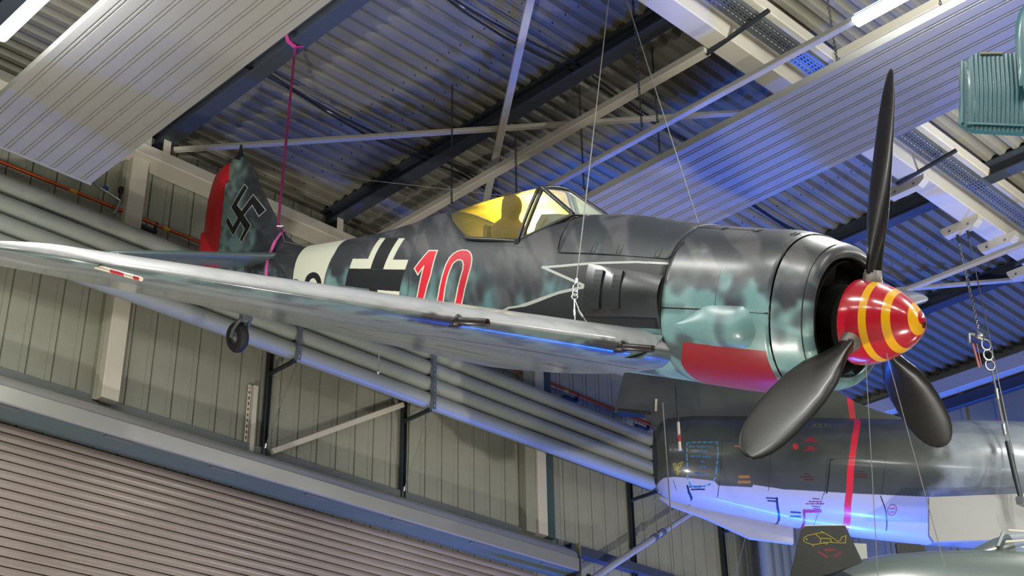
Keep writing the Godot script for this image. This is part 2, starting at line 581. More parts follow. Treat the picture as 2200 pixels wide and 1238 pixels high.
func lamps() -> void:
	# trunking lines across the hall with lamps hung under them
	var tr := {4.03: ["white lamp trunking line at the top left corner", -12.4], 9.64: ["white lamp trunking crossing behind the windscreen up to the lit lamp", -9.0], 14.68: ["white lamp trunking to the right of the spinner nose", -9.6], -1.6: ["white lamp trunking line left of the viewer", -12.4]}
	var rows := {4.03: [-9.93, -6.9, -3.9, -0.9, 2.1, 5.1], 9.64: [-4.3, -1.3, 1.7, 4.7], 14.68: [-4.3, -1.3, 1.7], -1.6: [-10.0, -7.0, -4.0, -1.0, 2.0, 5.0]}
	for x in tr:
		var o := thing("lamp_trunking", tr[x][0], "trunking", Vector3(x, 10.09, 0), "lamp trunking lines")
		var z0: float = tr[x][1]
		for z in rows[x] + [10.0]:
			if z - 0.76 > z0 + 0.05:
				obj("trunk_section", one_box(Vector3(0, 0, (z0 + z - 0.76) * 0.5), Vector3(0.075, 0.06, z - 0.76 - z0), Basis.IDENTITY, 0.008), M.trunk, o)
			z0 = z + 0.76
	for x in rows:
		for z in rows[x]:
			var l := "lit strip lamp on the trunking rows outside the view"
			if x == 4.03 and z < -9: l = "lit strip lamp in the top left corner of the picture"
			if x == 9.64 and z < -4: l = "lit strip lamp above the upright propeller blade"
			lamp(x, z, l)

func pipe_wall() -> void:
	# four plastic pipes stacked on brackets
	var ys := [9.37, 9.605, 9.84, 10.08]
	var nm := ["lowest", "second from bottom", "second from top", "topmost"]
	for i in 4:
		var s := mk()
		var pts := [Vector3(-1, ys[i], -13.05), Vector3(18.75 + i * 0.25, ys[i], -13.05)]
		for k in 5:
			var a := PI * 0.5 * (k + 1) / 5.0
			pts.append(Vector3(18.75 + i * 0.25 + 0.16 * sin(a), ys[i] - 0.16 * (1 - cos(a)), -13.05))
		pts.append(Vector3(18.91 + i * 0.25, 3.0, -13.05))
		tube(s, pts, 0.112, 22)
		var o := thing("plastic_pipe", "fat grey plastic pipe along the wall, %s of the four" % nm[i], "pipe", Vector3.ZERO, "grey wall pipes")
		obj("pipe_run", done(s), M.plastic_pipe, o)
		for x in [6.5 + i * 0.4, 13.0 + i * 0.9, 14.1 - i * 1.2]:
			s = mk()
			tube(s, [Vector3(x, ys[i], -13.05), Vector3(x + 0.012, ys[i], -13.05)], 0.1145, 22)
			obj("socket_joint", done(s), M.plastic_pipe, o)
	# stands with cantilever arms
	for e in [[9.22, 8.05, "grey perforated pipe stand below the middle of the wing", 2], [11.45, 8.05, "grey perforated pipe stand under the wing root end", 4], [16.1, 7.95, "grey perforated pipe stand at the tail of the olive jet", 4], [18.4, 7.9, "grey perforated pipe stand partly behind the olive jet", 4], [4.7, 8.05, "grey perforated pipe stand hidden behind the wing tip", 4]]:
		var x: float = e[0]
		var t := thing("pipe_stand", e[2], "pipe stand", Vector3(x, e[1], WALL_Z + 0.02), "pipe stands on the wall")
		var s := mk()
		var hgt: float = 10.3 - e[1]
		for q in [-0.03, 0.03]:
			box(s, Vector3(q, hgt * 0.5, 0.06), Vector3(0.012, hgt, 0.06))
		box(s, Vector3(0, hgt * 0.5, 0.04), Vector3(0.06, hgt, 0.012))
		obj("upright", done(s), M.galv_dark, t)
		s = mk()
		box(s, Vector3(0, 9.22 - e[1], 0.32), Vector3(0.045, 0.05, 0.56), Basis.IDENTITY, 0.006)
		obj("arm", done(s), M.galv_dark, t)
		var top: float = 9.75 if e[3] == 2 else 10.2
		s = mk()
		perforated(s, Vector3(0.0, 9.2 - e[1], 0.68), top - 9.2, 0.05)
		box(s, Vector3(-0.028, (9.2 + top) * 0.5 - e[1], 0.65), Vector3(0.006, top - 9.2, 0.06))
		obj("front_channel", done(s), M.galv, t)
		for k in 3:
			obj("clip", one_tube([Vector3(-0.02, ys[k] + 0.117 - e[1], 0.62), Vector3(-0.02, ys[k] + 0.117 - e[1], 0.3)], 0.012, 6), M.galv_dark, t)
		obj("stay_wire", one_tube([Vector3(-0.02, 9.17 - e[1], 0.6), Vector3(0.0, 0.18, 0.09)], 0.006, 5), M.cable, t)
		obj("turnbuckle", one_tube([Vector3(0.0, 0.16, 0.09), Vector3(0.0, 0.22, 0.1)], 0.018, 8), M.steel, t)
	# slanting flat brace and silver telescopic strut
	tag(obj("flat_brace", beam(Vector3(9.27, 8.16, -13.42), Vector3(11.34, 9.4, -13.42), 0.05, 0.07, 0.006), M.cream), "flat light brace slanting between two pipe stands", "brace")
	var st := thing("push_strut", "long silver telescopic strut slanting up behind the olive jet tail", "strut", Vector3(13.2, 6.63, -13.2))
	var d := Vector3(2.41, 1.54, 0).normalized()
	mat("strut_grey", c8(176, 176, 178), 0.35, 0.3)
	obj("lower_tube", one_tube([Vector3.ZERO, d * 3.65], 0.05, 14), M.strut_grey, st)
	obj("upper_tube", one_tube([d * 3.65, d * 4.85], 0.038, 14), M.strut_grey, st)
	var s3 := mk()
	for q in [3.55, 3.78]: obj("collar", one_tube([d * q, d * (q + 0.1)], 0.06, 14), M.galv, st)
	# copper line with yellow labels and clips
	var cp := thing("copper_pipe", "thin copper pipe with yellow labels running above the grey pipes", "pipe", Vector3(0, 10.63, WALL_Z + 0.13))
	obj("pipe_run", one_tube([Vector3(0, 0, 0), Vector3(16.7, 0, 0), Vector3(17.6, -0.35, 0.1), Vector3(20.2, -0.5, 0.1)], 0.022, 10), M.copper, cp)
	obj("second_run", one_tube([Vector3(10.5, 0.055, -0.03), Vector3(17.0, 0.055, -0.03)], 0.016, 8), M.copper, cp)
	for x in [6.22, 7.48, 13.1, 14.6, 15.9, 4.6]:
		obj("label_sleeve", one_tube([Vector3(x, 0, 0), Vector3(x + 0.09, 0, 0)], 0.0235, 10), M.yellow_label, cp)
	for x in [7.38, 14.9, 10.9, 16.6]:
		s3 = mk()
		tube(s3, [Vector3(x, 0, 0), Vector3(x + 0.02, 0, 0)], 0.034, 10)
		box(s3, Vector3(x - 0.1, -0.07, -0.05), Vector3(0.3, 0.035, 0.05))
		box(s3, Vector3(x + 0.01, -0.04, -0.02), Vector3(0.015, 0.08, 0.05))
		obj("pipe_clip", done(s3), M.galv_dark, cp)
	# valve group
	var v := thing("drain_valve", "small steel valve with a blue knob on the copper pipe", "valve", Vector3(6.75, 10.68, WALL_Z + 0.2))
	obj("elbow_tube", one_tube([Vector3(-0.28, 0.28, 0), Vector3(-0.28, 0.17, 0), Vector3(-0.25, 0.11, 0), Vector3(-0.18, 0.09, 0)], 0.02, 8), M.galv, v)
	obj("cross_tube", one_tube([Vector3(-0.18, 0.09, 0), Vector3(0.08, 0.02, 0.02), Vector3(0.05, -0.12, 0.02), Vector3(0.02, -0.2, 0.02)], 0.017, 8), M.steel, v)
	s3 = mk()
	lathe(s3, [Vector2(0, 0), Vector2(0, 0.03), Vector2(0.03, 0.035), Vector2(0.05, 0.02), Vector2(0.055, 0)], Vector3(-0.12, 0.09, 0.0), frame_of(Vector3.UP), 12)
	tag(obj("knob", done(s3), mat("knob_blue", c8(24, 60, 130), 0.4), v), "blue knob")
	s3 = mk()
	lathe(s3, [Vector2(0, 0), Vector2(0, 0.018), Vector2(0.1, 0.018), Vector2(0.11, 0.035), Vector2(0.18, 0.035), Vector2(0.18, 0)], Vector3(0.08, 0.03, 0.0), frame_of(Vector3.UP), 12)
	obj("plug", done(s3), M.black, v)
	# girt rail on the right half of the wall
	var rail := mk()
	for q in [[0.0, 0.06, 0.14, 0.012], [0.07, 0.0, 0.012, 0.13], [0.0, -0.06, 0.14, 0.012]]:
		box(rail, Vector3(17.8, 8.12 + q[1], WALL_Z + 0.1 + q[0]), Vector3(6.4, q[3], q[2]))
	struct("trim_4", done(rail), M.rafter, "dark channel rail along the wall right of the roller door")
	# perforated upright beside the corner pipes
	var pu := thing("slotted_post", "slotted galvanised post left of the corner pipes", "post", Vector3(18.95, 5.0, -13.2))
	var ps := mk()
	perforated(ps, Vector3(0, 0, 0.05), 5.0, 0.05)
	box(ps, Vector3(-0.03, 2.5, 0.02), Vector3(0.008, 5.0, 0.07))
	obj("slotted_face", done(ps), M.galv, pu)
	tag(obj("red_pipe", one_tube([Vector3(20.15, 3.0, -13.0), Vector3(20.15, 10.0, -13.0)], 0.03, 8), mat("red_pipe", c8(120, 40, 40), 0.5)), "thin red-brown upright pipe beside the corner pipes", "pipe")
	# short perforated stub rail standing on the wall by the second stand
	var sr := thing("short_rail", "short slotted rail standing on the wall left of a pipe stand", "rail", Vector3(9.0, 8.1, WALL_Z + 0.05))
	ps = mk()
	perforated(ps, Vector3(-0.03, 0, 0), 0.9, 0.05)
	box(ps, Vector3(0.035, 0.45, 0.02), Vector3(0.06, 0.9, 0.05))
	obj("slotted_face", done(ps), M.cream, sr)

func perforated(s: SurfaceTool, base: Vector3, h: float, w: float) -> void:
	# a flat strip facing +z with real slots in it
	var n := int(h / 0.075)
	for q in [-1, 1]:
		box(s, base + Vector3(q * w * 0.36, h * 0.5, 0), Vector3(w * 0.28, h, 0.005))
	for k in n + 1:
		box(s, base + Vector3(0, minf(k * 0.075 + 0.015, h - 0.01), 0), Vector3(w * 0.46, 0.034, 0.005))

func roller_door() -> void:
	var door := thing("door_1", "metal roller shutter door closed under its hood", "door", Vector3(0, 0, WALL_Z + 0.1))
	door.set_meta("kind", "structure")
	var x0 := 1.0; var x1 := 13.95
	# slats
	var s := mk()
	var prof := []
	for k in 7:
		var t := k / 6.0
		prof.append(Vector2(0.004 + t * 0.086, 0.006 + 0.009 * sin(PI * t)))
	var rings := [[], []]
	for p in prof:
		rings[0].append(Vector3(x0, p.x, p.y)); rings[1].append(Vector3(x1, p.x, p.y))
	loft(s, rings)
	s.set_smooth_group(-1)
	quad(s, Vector3(x0, 0.004, -0.012), Vector3(x0, 0.004, 0.006), Vector3(x1, 0.004, 0.006), Vector3(x1, 0.004, -0.012))
	quad(s, Vector3(x0, 0.09, 0.006), Vector3(x0, 0.09, -0.012), Vector3(x1, 0.09, -0.012), Vector3(x1, 0.09, 0.006))
	var sm := done(s)
	for k in 76:
		var o := obj("slat", sm, M.slat, door)
		o.position = Vector3(0, 7.5 - k * 0.1, 0.01)
	# hood
	var hood := thing("shutter_hood", "long galvanised hood of the roller shutter with dark underside", "shutter hood", Vector3(0, 7.61, WALL_Z))
	var hp := [Vector2(0.0, 0.34), Vector2(0.40, 0.34), Vector2(0.48, 0.325), Vector2(0.53, 0.295), Vector2(0.56, 0.25), Vector2(0.57, 0.19)]
	s = mk(); rings = [[], []]
	for p in hp:
		rings[0].append(Vector3(x0, p.y, p.x)); rings[1].append(Vector3(14.3, p.y, p.x))
	loft(s, rings)
	obj("hood_sheet", done(s), M.hood, hood)
	s = mk(); rings = [[], []]
	for p in [Vector2(0.575, 0.185), Vector2(0.585, 0.18), Vector2(0.585, 0.012), Vector2(0.575, 0.0), Vector2(0.55, 0.0)]:
		rings[0].append(Vector3(x0, p.y, p.x)); rings[1].append(Vector3(14.3, p.y, p.x))
	loft(s, rings, null, false, false)
	obj("front_apron", done(s), M.hood, hood)
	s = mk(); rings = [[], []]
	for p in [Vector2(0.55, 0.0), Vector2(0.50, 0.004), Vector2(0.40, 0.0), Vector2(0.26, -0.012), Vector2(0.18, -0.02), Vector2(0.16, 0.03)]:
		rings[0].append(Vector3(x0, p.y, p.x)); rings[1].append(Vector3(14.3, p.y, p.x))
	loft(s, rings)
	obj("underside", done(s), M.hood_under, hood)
	for k in 9:
		s = mk()
		box(s, Vector3(3.0 + k * 1.35, -0.004, 0.5), Vector3(0.34, 0.008, 0.06))
		obj("fixing_plate", done(s), M.flashing_grey, hood)
	s = mk()
	prism(s, [Vector2(0.0, 0.34), Vector2(0.42, 0.34), Vector2(0.53, 0.3), Vector2(0.585, 0.2), Vector2(0.585, 0.0), Vector2(0.5, -0.06), Vector2(0.38, -0.1), Vector2(0.16, -0.08), Vector2(0.0, 0.0)], 14.3, 14.34, Basis(Vector3(0, 0, 1), Vector3(0, 1, 0), Vector3(1, 0, 0)))
	obj("end_plate", done(s), M.galv_dark, hood)
	# wall flashing above the hood
	s = mk()
	box(s, Vector3(7.8, 0.55, 0.06), Vector3(13.4, 0.14, 0.05), Basis.IDENTITY, 0.008)
	box(s, Vector3(7.8, 0.42, 0.1), Vector3(13.4, 0.14, 0.14), Basis.IDENTITY, 0.01)
	obj("flashing", done(s), M.flashing_grey, hood)
	# motor bracket at the right end
	var br := thing("shutter_bracket", "greenish bearing bracket at the right end of the shutter hood", "bracket", Vector3(14.4, 7.2, WALL_Z + 0.2))
	obj("bearing_strip", one_box(Vector3(0.04, 0.62, 0.25), Vector3(0.02, 0.5, 0.09), Basis.IDENTITY, 0.006), mat("olive_steel", c8(120, 122, 92), 0.5), br)
	s = mk()
	prism(s, [Vector2(-0.1, 0.05), Vector2(0.45, 0.38), Vector2(0.5, 0.3), Vector2(0.5, 0.12), Vector2(0.3, 0.02), Vector2(0.1, -0.1)], 0.0, 0.05, Basis(Vector3(0, 0, 1), Vector3(0, 1, 0), Vector3(1, 0, 0)))
	obj("gusset_plate", done(s), M.black, br)
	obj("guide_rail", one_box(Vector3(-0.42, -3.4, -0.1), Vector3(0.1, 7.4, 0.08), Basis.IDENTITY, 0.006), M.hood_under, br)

func girder_line() -> void:
	var g := thing("roof_girder", "wide cream box girder with lilac underside carrying the cable tray", "girder", Vector3(0, 11.3, -7.03))
	obj("box_section", one_box(Vector3(12.5, 0.31, 0), Vector3(17.1, 0.62, 0.28), Basis.IDENTITY, 0.012), M.cream, g)
	obj("upper_ledge", one_box(Vector3(12.5, 0.5, 0.28), Vector3(17.1, 0.16, 0.3), Basis.IDENTITY, 0.012), M.cream, g)
	# slotted cable tray
	var t := thing("cable_tray", "slotted galvanised cable tray hanging beside the girder", "cable tray", Vector3(4.0, 11.42, -6.75))
	var s := mk()
	var L := 17.0
	for q in 6:
		box(s, Vector3(L * 0.5, 0, 0.0 + q * 0.042), Vector3(L, 0.004, 0.02))
	for k in int(L / 0.07):
		box(s, Vector3(k * 0.07, 0, 0.105), Vector3(0.03, 0.0038, 0.22))
	obj("tray_floor", done(s), M.galv, t)
	s = mk()
	for q in [-0.012, 0.222]:
		box(s, Vector3(L * 0.5, 0.03, q), Vector3(L, 0.06, 0.004))
	obj("tray_side", done(s), M.galv, t)
	s = mk()
	for k in 5:
		tube(s, [Vector3(0, 0.012, 0.03 + k * 0.035), Vector3(L, 0.012, 0.035 + k * 0.033)], 0.009, 6)
	obj("tray_cables", done(s), M.black, t)
	for x in [10.3, 14.15, 17.2]:
		var o := obj("tray_arm", beam(Vector3(x, 11.26, -7.2), Vector3(x, 11.36, -6.35), 0.045, 0.04, 0.004), M.galv_dark)
		tag(o, {10.3: "dark support arm crossing the tray near the top edge", 14.15: "dark support arm crossing the tray right of the blade", 17.2: "thin support arm crossing the tray at the right edge"}[x], "bracket", "cable tray arms")
	# cream clamp blocks
	for e in [[15.7, -7.18, "cream clamp block on the girder that holds the winch wires"], [16.45, -7.05, "cream clamp block under the girder beyond the winch wires"], [17.45, -7.15, "cream clamp block at the right edge above the far rafter"], [14.3, -7.15, "cream clamp block half hidden behind the upright blade"]]:
		var b := thing("girder_clamp", e[2], "clamp", Vector3(e[0], 11.29, e[1]), "clamp blocks on the girder")
		s = mk()
		prism(s, [Vector2(-0.28, -0.02), Vector2(-0.24, -0.11), Vector2(0.18, -0.11), Vector2(0.27, -0.05), Vector2(0.28, 0.02), Vector2(-0.28, 0.02)], -0.06, 0.06, Basis(Vector3(0, 0, 1), Vector3(0, 1, 0), Vector3(-1, 0, 0)))
		obj("block", done(s), M.cream, b)
		s = mk()
		for q in [-0.15, 0.12]: tube(s, [Vector3(-0.065, -0.06, q), Vector3(-0.05, -0.06, q)], 0.018, 6)
		obj("bolt", done(s), M.galv, b)

func ceiling_panels() -> void:
	# ribbed radiant panels, underside grooves run the long way
	for e in [[4.6, 1.5, "wide pale ribbed ceiling panel hanging at the upper left"], [10.4, 1.49, "wide pale ribbed ceiling panel hanging behind the propeller"]]:
		var t := thing("radiant_panel", e[2], "ceiling panel", Vector3(e[0], 10.3, -12.7), "ribbed radiant ceiling panels")
		var s := mk()
		var w: float = e[1]; var L := 18.0
		var prof := [Vector2(0, 0.09), Vector2(0.0, 0.0), Vector2(0.012, 0.0)]
		for k in 8:
			var c := w * (k + 0.62) / 8.24
			for q in [-0.02, 0.02]:
				prof.append_array([Vector2(c + q - 0.011, 0.0), Vector2(c + q - 0.006, 0.014), Vector2(c + q + 0.006, 0.014), Vector2(c + q + 0.011, 0.0)])
		prof.append_array([Vector2(w, 0.0), Vector2(w, 0.09), Vector2(0, 0.09)])
		var rings := [[], []]
		for p in prof:
			rings[0].append(Vector3(p.x, p.y, 0)); rings[1].append(Vector3(p.x, p.y, L))
		loft(s, rings, null, false, false)
		fan(s, rings[0]); fan(s, rings[1], true)
		obj("ribbed_sheet", done(s), M.panel, t)
		s = mk()
		box(s, Vector3(w * 0.5, 0.03, -0.01), Vector3(w + 0.02, 0.08, 0.03), Basis.IDENTITY, 0.006)
		obj("end_trim", done(s), M.panel, t)
		for q in [3.6, 4.7, 7.0]:
			s = mk()
			box(s, Vector3(w * 0.5, 0.1, q), Vector3(w, 0.03, 0.05))
			obj("hanger_bar", done(s), M.galv, t)

# ================================================================ the fighter
# local frame: x aft from the spinner tip, y up from the thrust line, z to port
var FB := Basis(Vector3(-0.06225, 0.36841, -0.92758), Vector3(-0.29516, 0.88101, 0.36972), Vector3(0.95342, 0.2968, 0.0539))
var FT := Vector3(8.0979, 6.0217, -4.0982)
const STN := [[0.75, .60, -.53, .57, .02], [1.0, .65, -.55, .62, .03], [1.3, .667, -.55, .635, .03], [2.05, .72, -.51, .64, .02], [2.6, .785, -.49, .60, .0], [3.1, .795, -.47, .56, .0], [3.6, .80, -.45, .53, .03], [4.2, .82, -.43, .49, .06], [4.8, .855, -.42, .45, .08], [5.3, .76, -.40, .40, .10], [5.8, .67, -.38, .35, .13], [6.4, .60, -.28, .29, .16], [7.25, .52, -.16, .20, .19], [8.0, .45, -.02, .11, .22], [8.45, .42, .06, .05, .24]]
const SILL := [[3.1, .80], [3.56, .575], [4.22, .60], [4.8, .87]]

func spline(k: int, x: float) -> float:
	var n := STN.size(); var i := 0
	while i < n - 2 and STN[i + 1][0] < x: i += 1
	var h: float = STN[i + 1][0] - STN[i][0]
	var t: float = (x - STN[i][0]) / h
	var m0: float = (STN[1][k] - STN[0][k]) / (STN[1][0] - STN[0][0]) if i == 0 else (STN[i + 1][k] - STN[i - 1][k]) / (STN[i + 1][0] - STN[i - 1][0])
	var m1: float = (STN[-1][k] - STN[-2][k]) / (STN[-1][0] - STN[-2][0]) if i == n - 2 else (STN[i + 2][k] - STN[i][k]) / (STN[i + 2][0] - STN[i][0])
	var t2 := t * t; var t3 := t2 * t
	return (2 * t3 - 3 * t2 + 1) * STN[i][k] + (t3 - 2 * t2 + t) * h * m0 + (-2 * t3 + 3 * t2) * STN[i + 1][k] + (t3 - t2) * h * m1

func body(x: float, a: float, grow := 0.0, cut := true) -> Vector3:
	# a: angle from the top, positive to starboard
	var yt := spline(1, x) + grow; var yb := spline(2, x) - grow; var hw := spline(3, x) + grow; var ym := spline(4, x)
	var ca := cos(a); var sa := sin(a); var e := 2.0 / 2.25
	var y := ym + signf(ca) * pow(absf(ca), e) * ((yt - ym) if ca > 0 else (ym - yb))
	if cut and x > 3.1 and x < 4.8:
		for k in 3:
			if x >= SILL[k][0] and x <= SILL[k + 1][0]:
				y = minf(y, lerpf(SILL[k][1], SILL[k + 1][1], (x - SILL[k][0]) / (SILL[k + 1][0] - SILL[k][0])) + grow)
	return Vector3(x, y, -signf(sa) * pow(absf(sa), e) * hw)

func skin(x0: float, x1: float, nx: int, na: int, ux0: float, ux1: float, a0 := -PI, a1 := PI, grow := 0.0, cut := true, lip := 0.006) -> ArrayMesh:
	var s := mk()
	var rings := []; var uvs := []
	for i in range(-1, nx + 2):
		var x := lerpf(x0, x1, clampf(float(i) / nx, 0, 1))
		var r := []; var u := []
		var gr := grow - (lip if i < 0 or i > nx else 0.0)
		for k in na + 1:
			var a := lerpf(a0, a1, float(k) / na)
			r.append(body(x, a, gr, cut))
			u.append(Vector2((x - ux0) / (ux1 - ux0), absf(a) / PI))
		rings.append(r); uvs.append(u)
	loft(s, rings, uvs)
	return done(s)

func fighter() -> void:
	var p := thing("fighter_plane", "grey-green mottled propeller fighter hung nose-down with red 10 and striped red spinner", "airplane")
	p.transform = Transform3D(FB.orthonormalized(), FT)
	var gloss := 0.5
	# ---- paint sheets
	var W := 2048; var H := 1024
	var im := camo(1.79, 8.45, W, H, 21, 1.22, 1.85)
	var X := func(x: float, a: float) -> Vector2: return Vector2((x - 1.79) / 6.66 * W, a / PI * H)
	var P := func(l: Array) -> Array:
		var o := []
		for k in range(0, l.size(), 2): o.append(X.call(l[k], l[k + 1]))
		return o
	var white := c8(206, 208, 190); var ink := c8(18, 20, 26); var red := c8(200, 24, 48)
	# white fuselage band with the black figure on it
	poly_fill(im, P.call([6.31, 0.0, 6.96, 0.0, 6.99, 1.0, 7.0, 1.6, 7.02, 3.1416, 6.42, 3.1416, 6.40, 1.6, 6.30, 0.9]), white)
	var arc := []
	for k in 17:
		var t := PI * (0.95 + 1.25 * k / 16.0)
		arc.append(X.call(6.6 - 0.17 * cos(t), 1.66 + 0.28 * sin(t)))
	for k in 17:
		var t := PI * (0.95 + 1.25 * (16 - k) / 16.0)
		arc.append(X.call(6.6 - 0.085 * cos(t), 1.66 + 0.15 * sin(t)))
	poly_fill(im, arc, ink)
	poly_fill(im, P.call([6.78, 1.75, 6.43, 1.75, 6.43, 1.86, 6.78, 1.86]), ink)
	poly_fill(im, P.call([6.98, 1.555, 6.90, 1.56, 6.9, 1.8, 6.98, 1.8]), ink)
	# bar cross
	poly_fill(im, P.call([5.505, .671, 5.259, .772, 5.368, 1.301, 5.582, 1.29]), ink)
	poly_fill(im, P.call([5.955, 1.285, 5.004, 1.32, 5.07, 1.575, 6.0, 1.58]), ink)
	poly_fill(im, P.call([5.57, 1.57, 5.40, 1.57, 5.44, 2.1, 5.62, 2.1]), ink)
	poly_fill(im, P.call([5.93, 1.083, 5.659, 1.108, 5.615, .618, 5.505, .671, 5.582, 1.29, 5.95, 1.285]), white)
	poly_fill(im, P.call([5.259, .772, 5.149, .812, 5.235, 1.165, 4.976, 1.196, 5.004, 1.32, 5.368, 1.301]), white)
	poly_fill(im, P.call([5.431, 1.571, 5.065, 1.56, 5.08, 1.7, 5.3, 1.7, 5.33, 2.1, 5.44, 2.1]), white)
	# red 10 with white edge
	var one: Array = P.call([4.694, 1.078, 4.573, 1.071, 4.606, 1.379, 4.68, 1.602, 4.70, 1.75, 4.81, 1.75, 4.788, 1.605, 4.757, 1.466, 4.723, 1.279, 4.796, 1.381, 4.862, 1.31])
	poly_fill(im, one, red)
	stroke(im, one, 5.0, white, true)
	var zo: Array = P.call([4.52, 1.8, 4.483, 1.603, 4.447, 1.409, 4.41, 1.235, 4.38, 1.15, 4.34, 1.09, 4.29, 1.05, 4.228, 1.029, 4.17, 1.028, 4.125, 1.05, 4.09, 1.09, 4.07, 1.14, 4.061, 1.231, 4.088, 1.402, 4.138, 1.614, 4.17, 1.8])
	var zi: Array = P.call([4.27, 1.8, 4.232, 1.608, 4.195, 1.43, 4.166, 1.283, 4.169, 1.22, 4.19, 1.18, 4.225, 1.16, 4.265, 1.17, 4.295, 1.195, 4.32, 1.227, 4.345, 1.31, 4.362, 1.372, 4.384, 1.5, 4.40, 1.61, 4.43, 1.8])
	poly_fill(im, zo + [X.call(4.27, 1.8)] + [], red)
	var keep := camo(1.79, 8.45, W, H, 21, 1.22, 1.85)
	var hole := Image.create(W, H, false, Image.FORMAT_RGB8)
	hole.fill(Color.BLACK)
	poly_fill(hole, zi, Color.WHITE)
	for yy in range(int(H * 1.1 / PI), int(H * 1.82 / PI)):
		for xx in range(int((4.1 - 1.79) / 6.66 * W), int((4.5 - 1.79) / 6.66 * W)):
			if hole.get_pixel(xx, yy).r > 0.5: im.set_pixel(xx, yy, keep.get_pixel(xx, yy))
	stroke(im, zo, 5.0, white)
	stroke(im, zi, 5.0, white)
	# black exhaust flash with zigzag white edge
	poly_fill(im, P.call([1.79, 1.06, 2.104, 1.066, 2.432, 1.103, 2.78, 1.14, 3.136, 1.175, 2.607, 1.366, 2.911, 1.429, 3.281, 1.546, 3.512, 1.617, 3.75, 1.78, 1.79, 1.78]), c8(24, 26, 32))
	stroke(im, P.call([1.81, 1.062, 2.104, 1.066, 2.432, 1.103, 2.78, 1.14, 3.15, 1.178, 2.60, 1.366, 2.911, 1.429, 3.281, 1.546, 3.512, 1.617, 3.8, 1.8]), 9.0, c8(176, 178, 172))
	# seams and rivets
	var seam := c8(34, 37, 41)
	for l in [[4.9, 0.0, 4.93, 1.6], [7.0, 0.0, 7.05, 3.1], [3.45, .95, 4.8, .80], [4.8, .80, 5.9, .62]]:
		stroke(im, P.call(l), 2.0, seam)
	for l in [[2.53, 1.14, 2.39, 1.16, 2.41, 1.54], [2.28, 1.16, 2.17, 1.17, 2.19, 1.57]]:
		for q in 24:
			var t := q / 23.0
			var v: Vector2 = X.call(lerpf(l[2], l[4], t), lerpf(l[3], l[5], t))
			im.fill_rect(Rect2i(int(v.x), int(v.y), 2, 3), c8(120, 126, 130))
	for q in 60:
		var v: Vector2 = X.call(3.3 + q * 0.045, 1.42 + 0.002 * q)
		im.fill_rect(Rect2i(int(v.x), int(v.y), 2, 2), c8(48, 52, 58))
	var paint := mat("fuselage_paint", Color.WHITE, gloss)
	paint.albedo_texture = tex(im)
	var ic := camo(0.55, 1.79, 512, 1024, 33, 1.08, 1.5)
	for l in [[0.86, 1.56, 1.79, 1.545], [1.3, 0.35, 1.3, 1.55]]:
		stroke(ic, [Vector2((l[0] - .55) / 1.24 * 512, l[1] / PI * 1024), Vector2((l[2] - .55) / 1.24 * 512, l[3] / PI * 1024)], 2.0, seam)
	for q in 40:
		ic.fill_rect(Rect2i(int((0.88 + q * 0.023 - .55) / 1.24 * 512), int(1.53 / PI * 1024), 2, 3), c8(160, 166, 166))
	# red panel under the cowl
	poly_fill(ic, [Vector2((1.60 - .55) / 1.24 * 512, 1.93 / PI * 1024), Vector2((0.90 - .55) / 1.24 * 512, 1.98 / PI * 1024), Vector2((0.90 - .55) / 1.24 * 512, 1024), Vector2((1.72 - .55) / 1.24 * 512, 1024), Vector2((1.70 - .55) / 1.24 * 512, 2.3 / PI * 1024)], c8(126, 15, 30))
	var cpaint := mat("cowl_paint", Color.WHITE, 0.42, 0.0, 0.5)
	cpaint.albedo_texture = tex(ic)
	cpaint.clearcoat_roughness = 0.26
	# ---- fuselage and cowl skins
	tag(obj("fuselage", skin(1.8, 8.45, 110, 72, 1.79, 8.45), paint, p), "mottled fuselage with cross, red 10 and white band")
	obj("engine_cowl", skin(0.865, 1.79, 26, 72, 0.55, 1.79, -PI, PI, 0.003), cpaint, p)
	var s := mk()
	var rings := []; var uvs := []
	# front ring: from the seam forward, over the lip and into the intake
	for q in [[0.855, 0.0, 1.0], [0.80, 0.0, 0.985], [0.75, 0.0, 0.965], [0.69, -0.02, 0.945], [0.64, -0.05, 0.915], [0.612, -0.085, 0.88], [0.598, -0.12, 0.84], [0.592, -0.155, 0.80], [0.598, -0.185, 0.765], [0.62, -0.205, 0.745], [0.68, -0.21, 0.74]]:
		var r := []; var u := []
		for k in 73:
			var a := -PI + TAU * k / 72
			var b := body(maxf(q[0], 0.76), a, q[1] * 0.0)
			var c := Vector3(q[0], 0.015 + (b.y - 0.015) * q[2] * (1.0 if q[0] < 0.855 else 0.99), b.z * q[2] * (1.0 if q[0] < 0.855 else 0.99))
			r.append(c); u.append(Vector2((q[0] - .55) / 1.24, absf(a) / PI))
		rings.append(r); uvs.append(u)
	loft(s, rings, uvs)
	obj("cowl_ring", done(s), cpaint, p)
	# seam groove in the ring
	s = mk()
	var ringp := []
	for k in 37:
		var a := PI * k / 36 * 0.62 + 0.2
		var b := body(0.76, a)
		ringp.append(Vector3(0.64, 0.015 + (b.y - 0.015) * 0.918, b.z * 0.918))
	tube(s, ringp, 0.004, 5)
	obj("ring_seam", done(s), M.black, p)
	for sd in [-1, 1]:
		s = mk()
		lathe(s, [Vector2(-0.02, 0.022), Vector2(0.004, 0.022), Vector2(0.006, 0.014), Vector2(0.004, 0.0)], Vector3(0.72, 0.08, sd * -0.53), frame_of(Vector3(-0.35, 0.1, -sd)), 14)
		obj("ring_cap", done(s), M.green_steel, p)
	# intake: dark inner wall, cooling fan and hub
	s = mk()
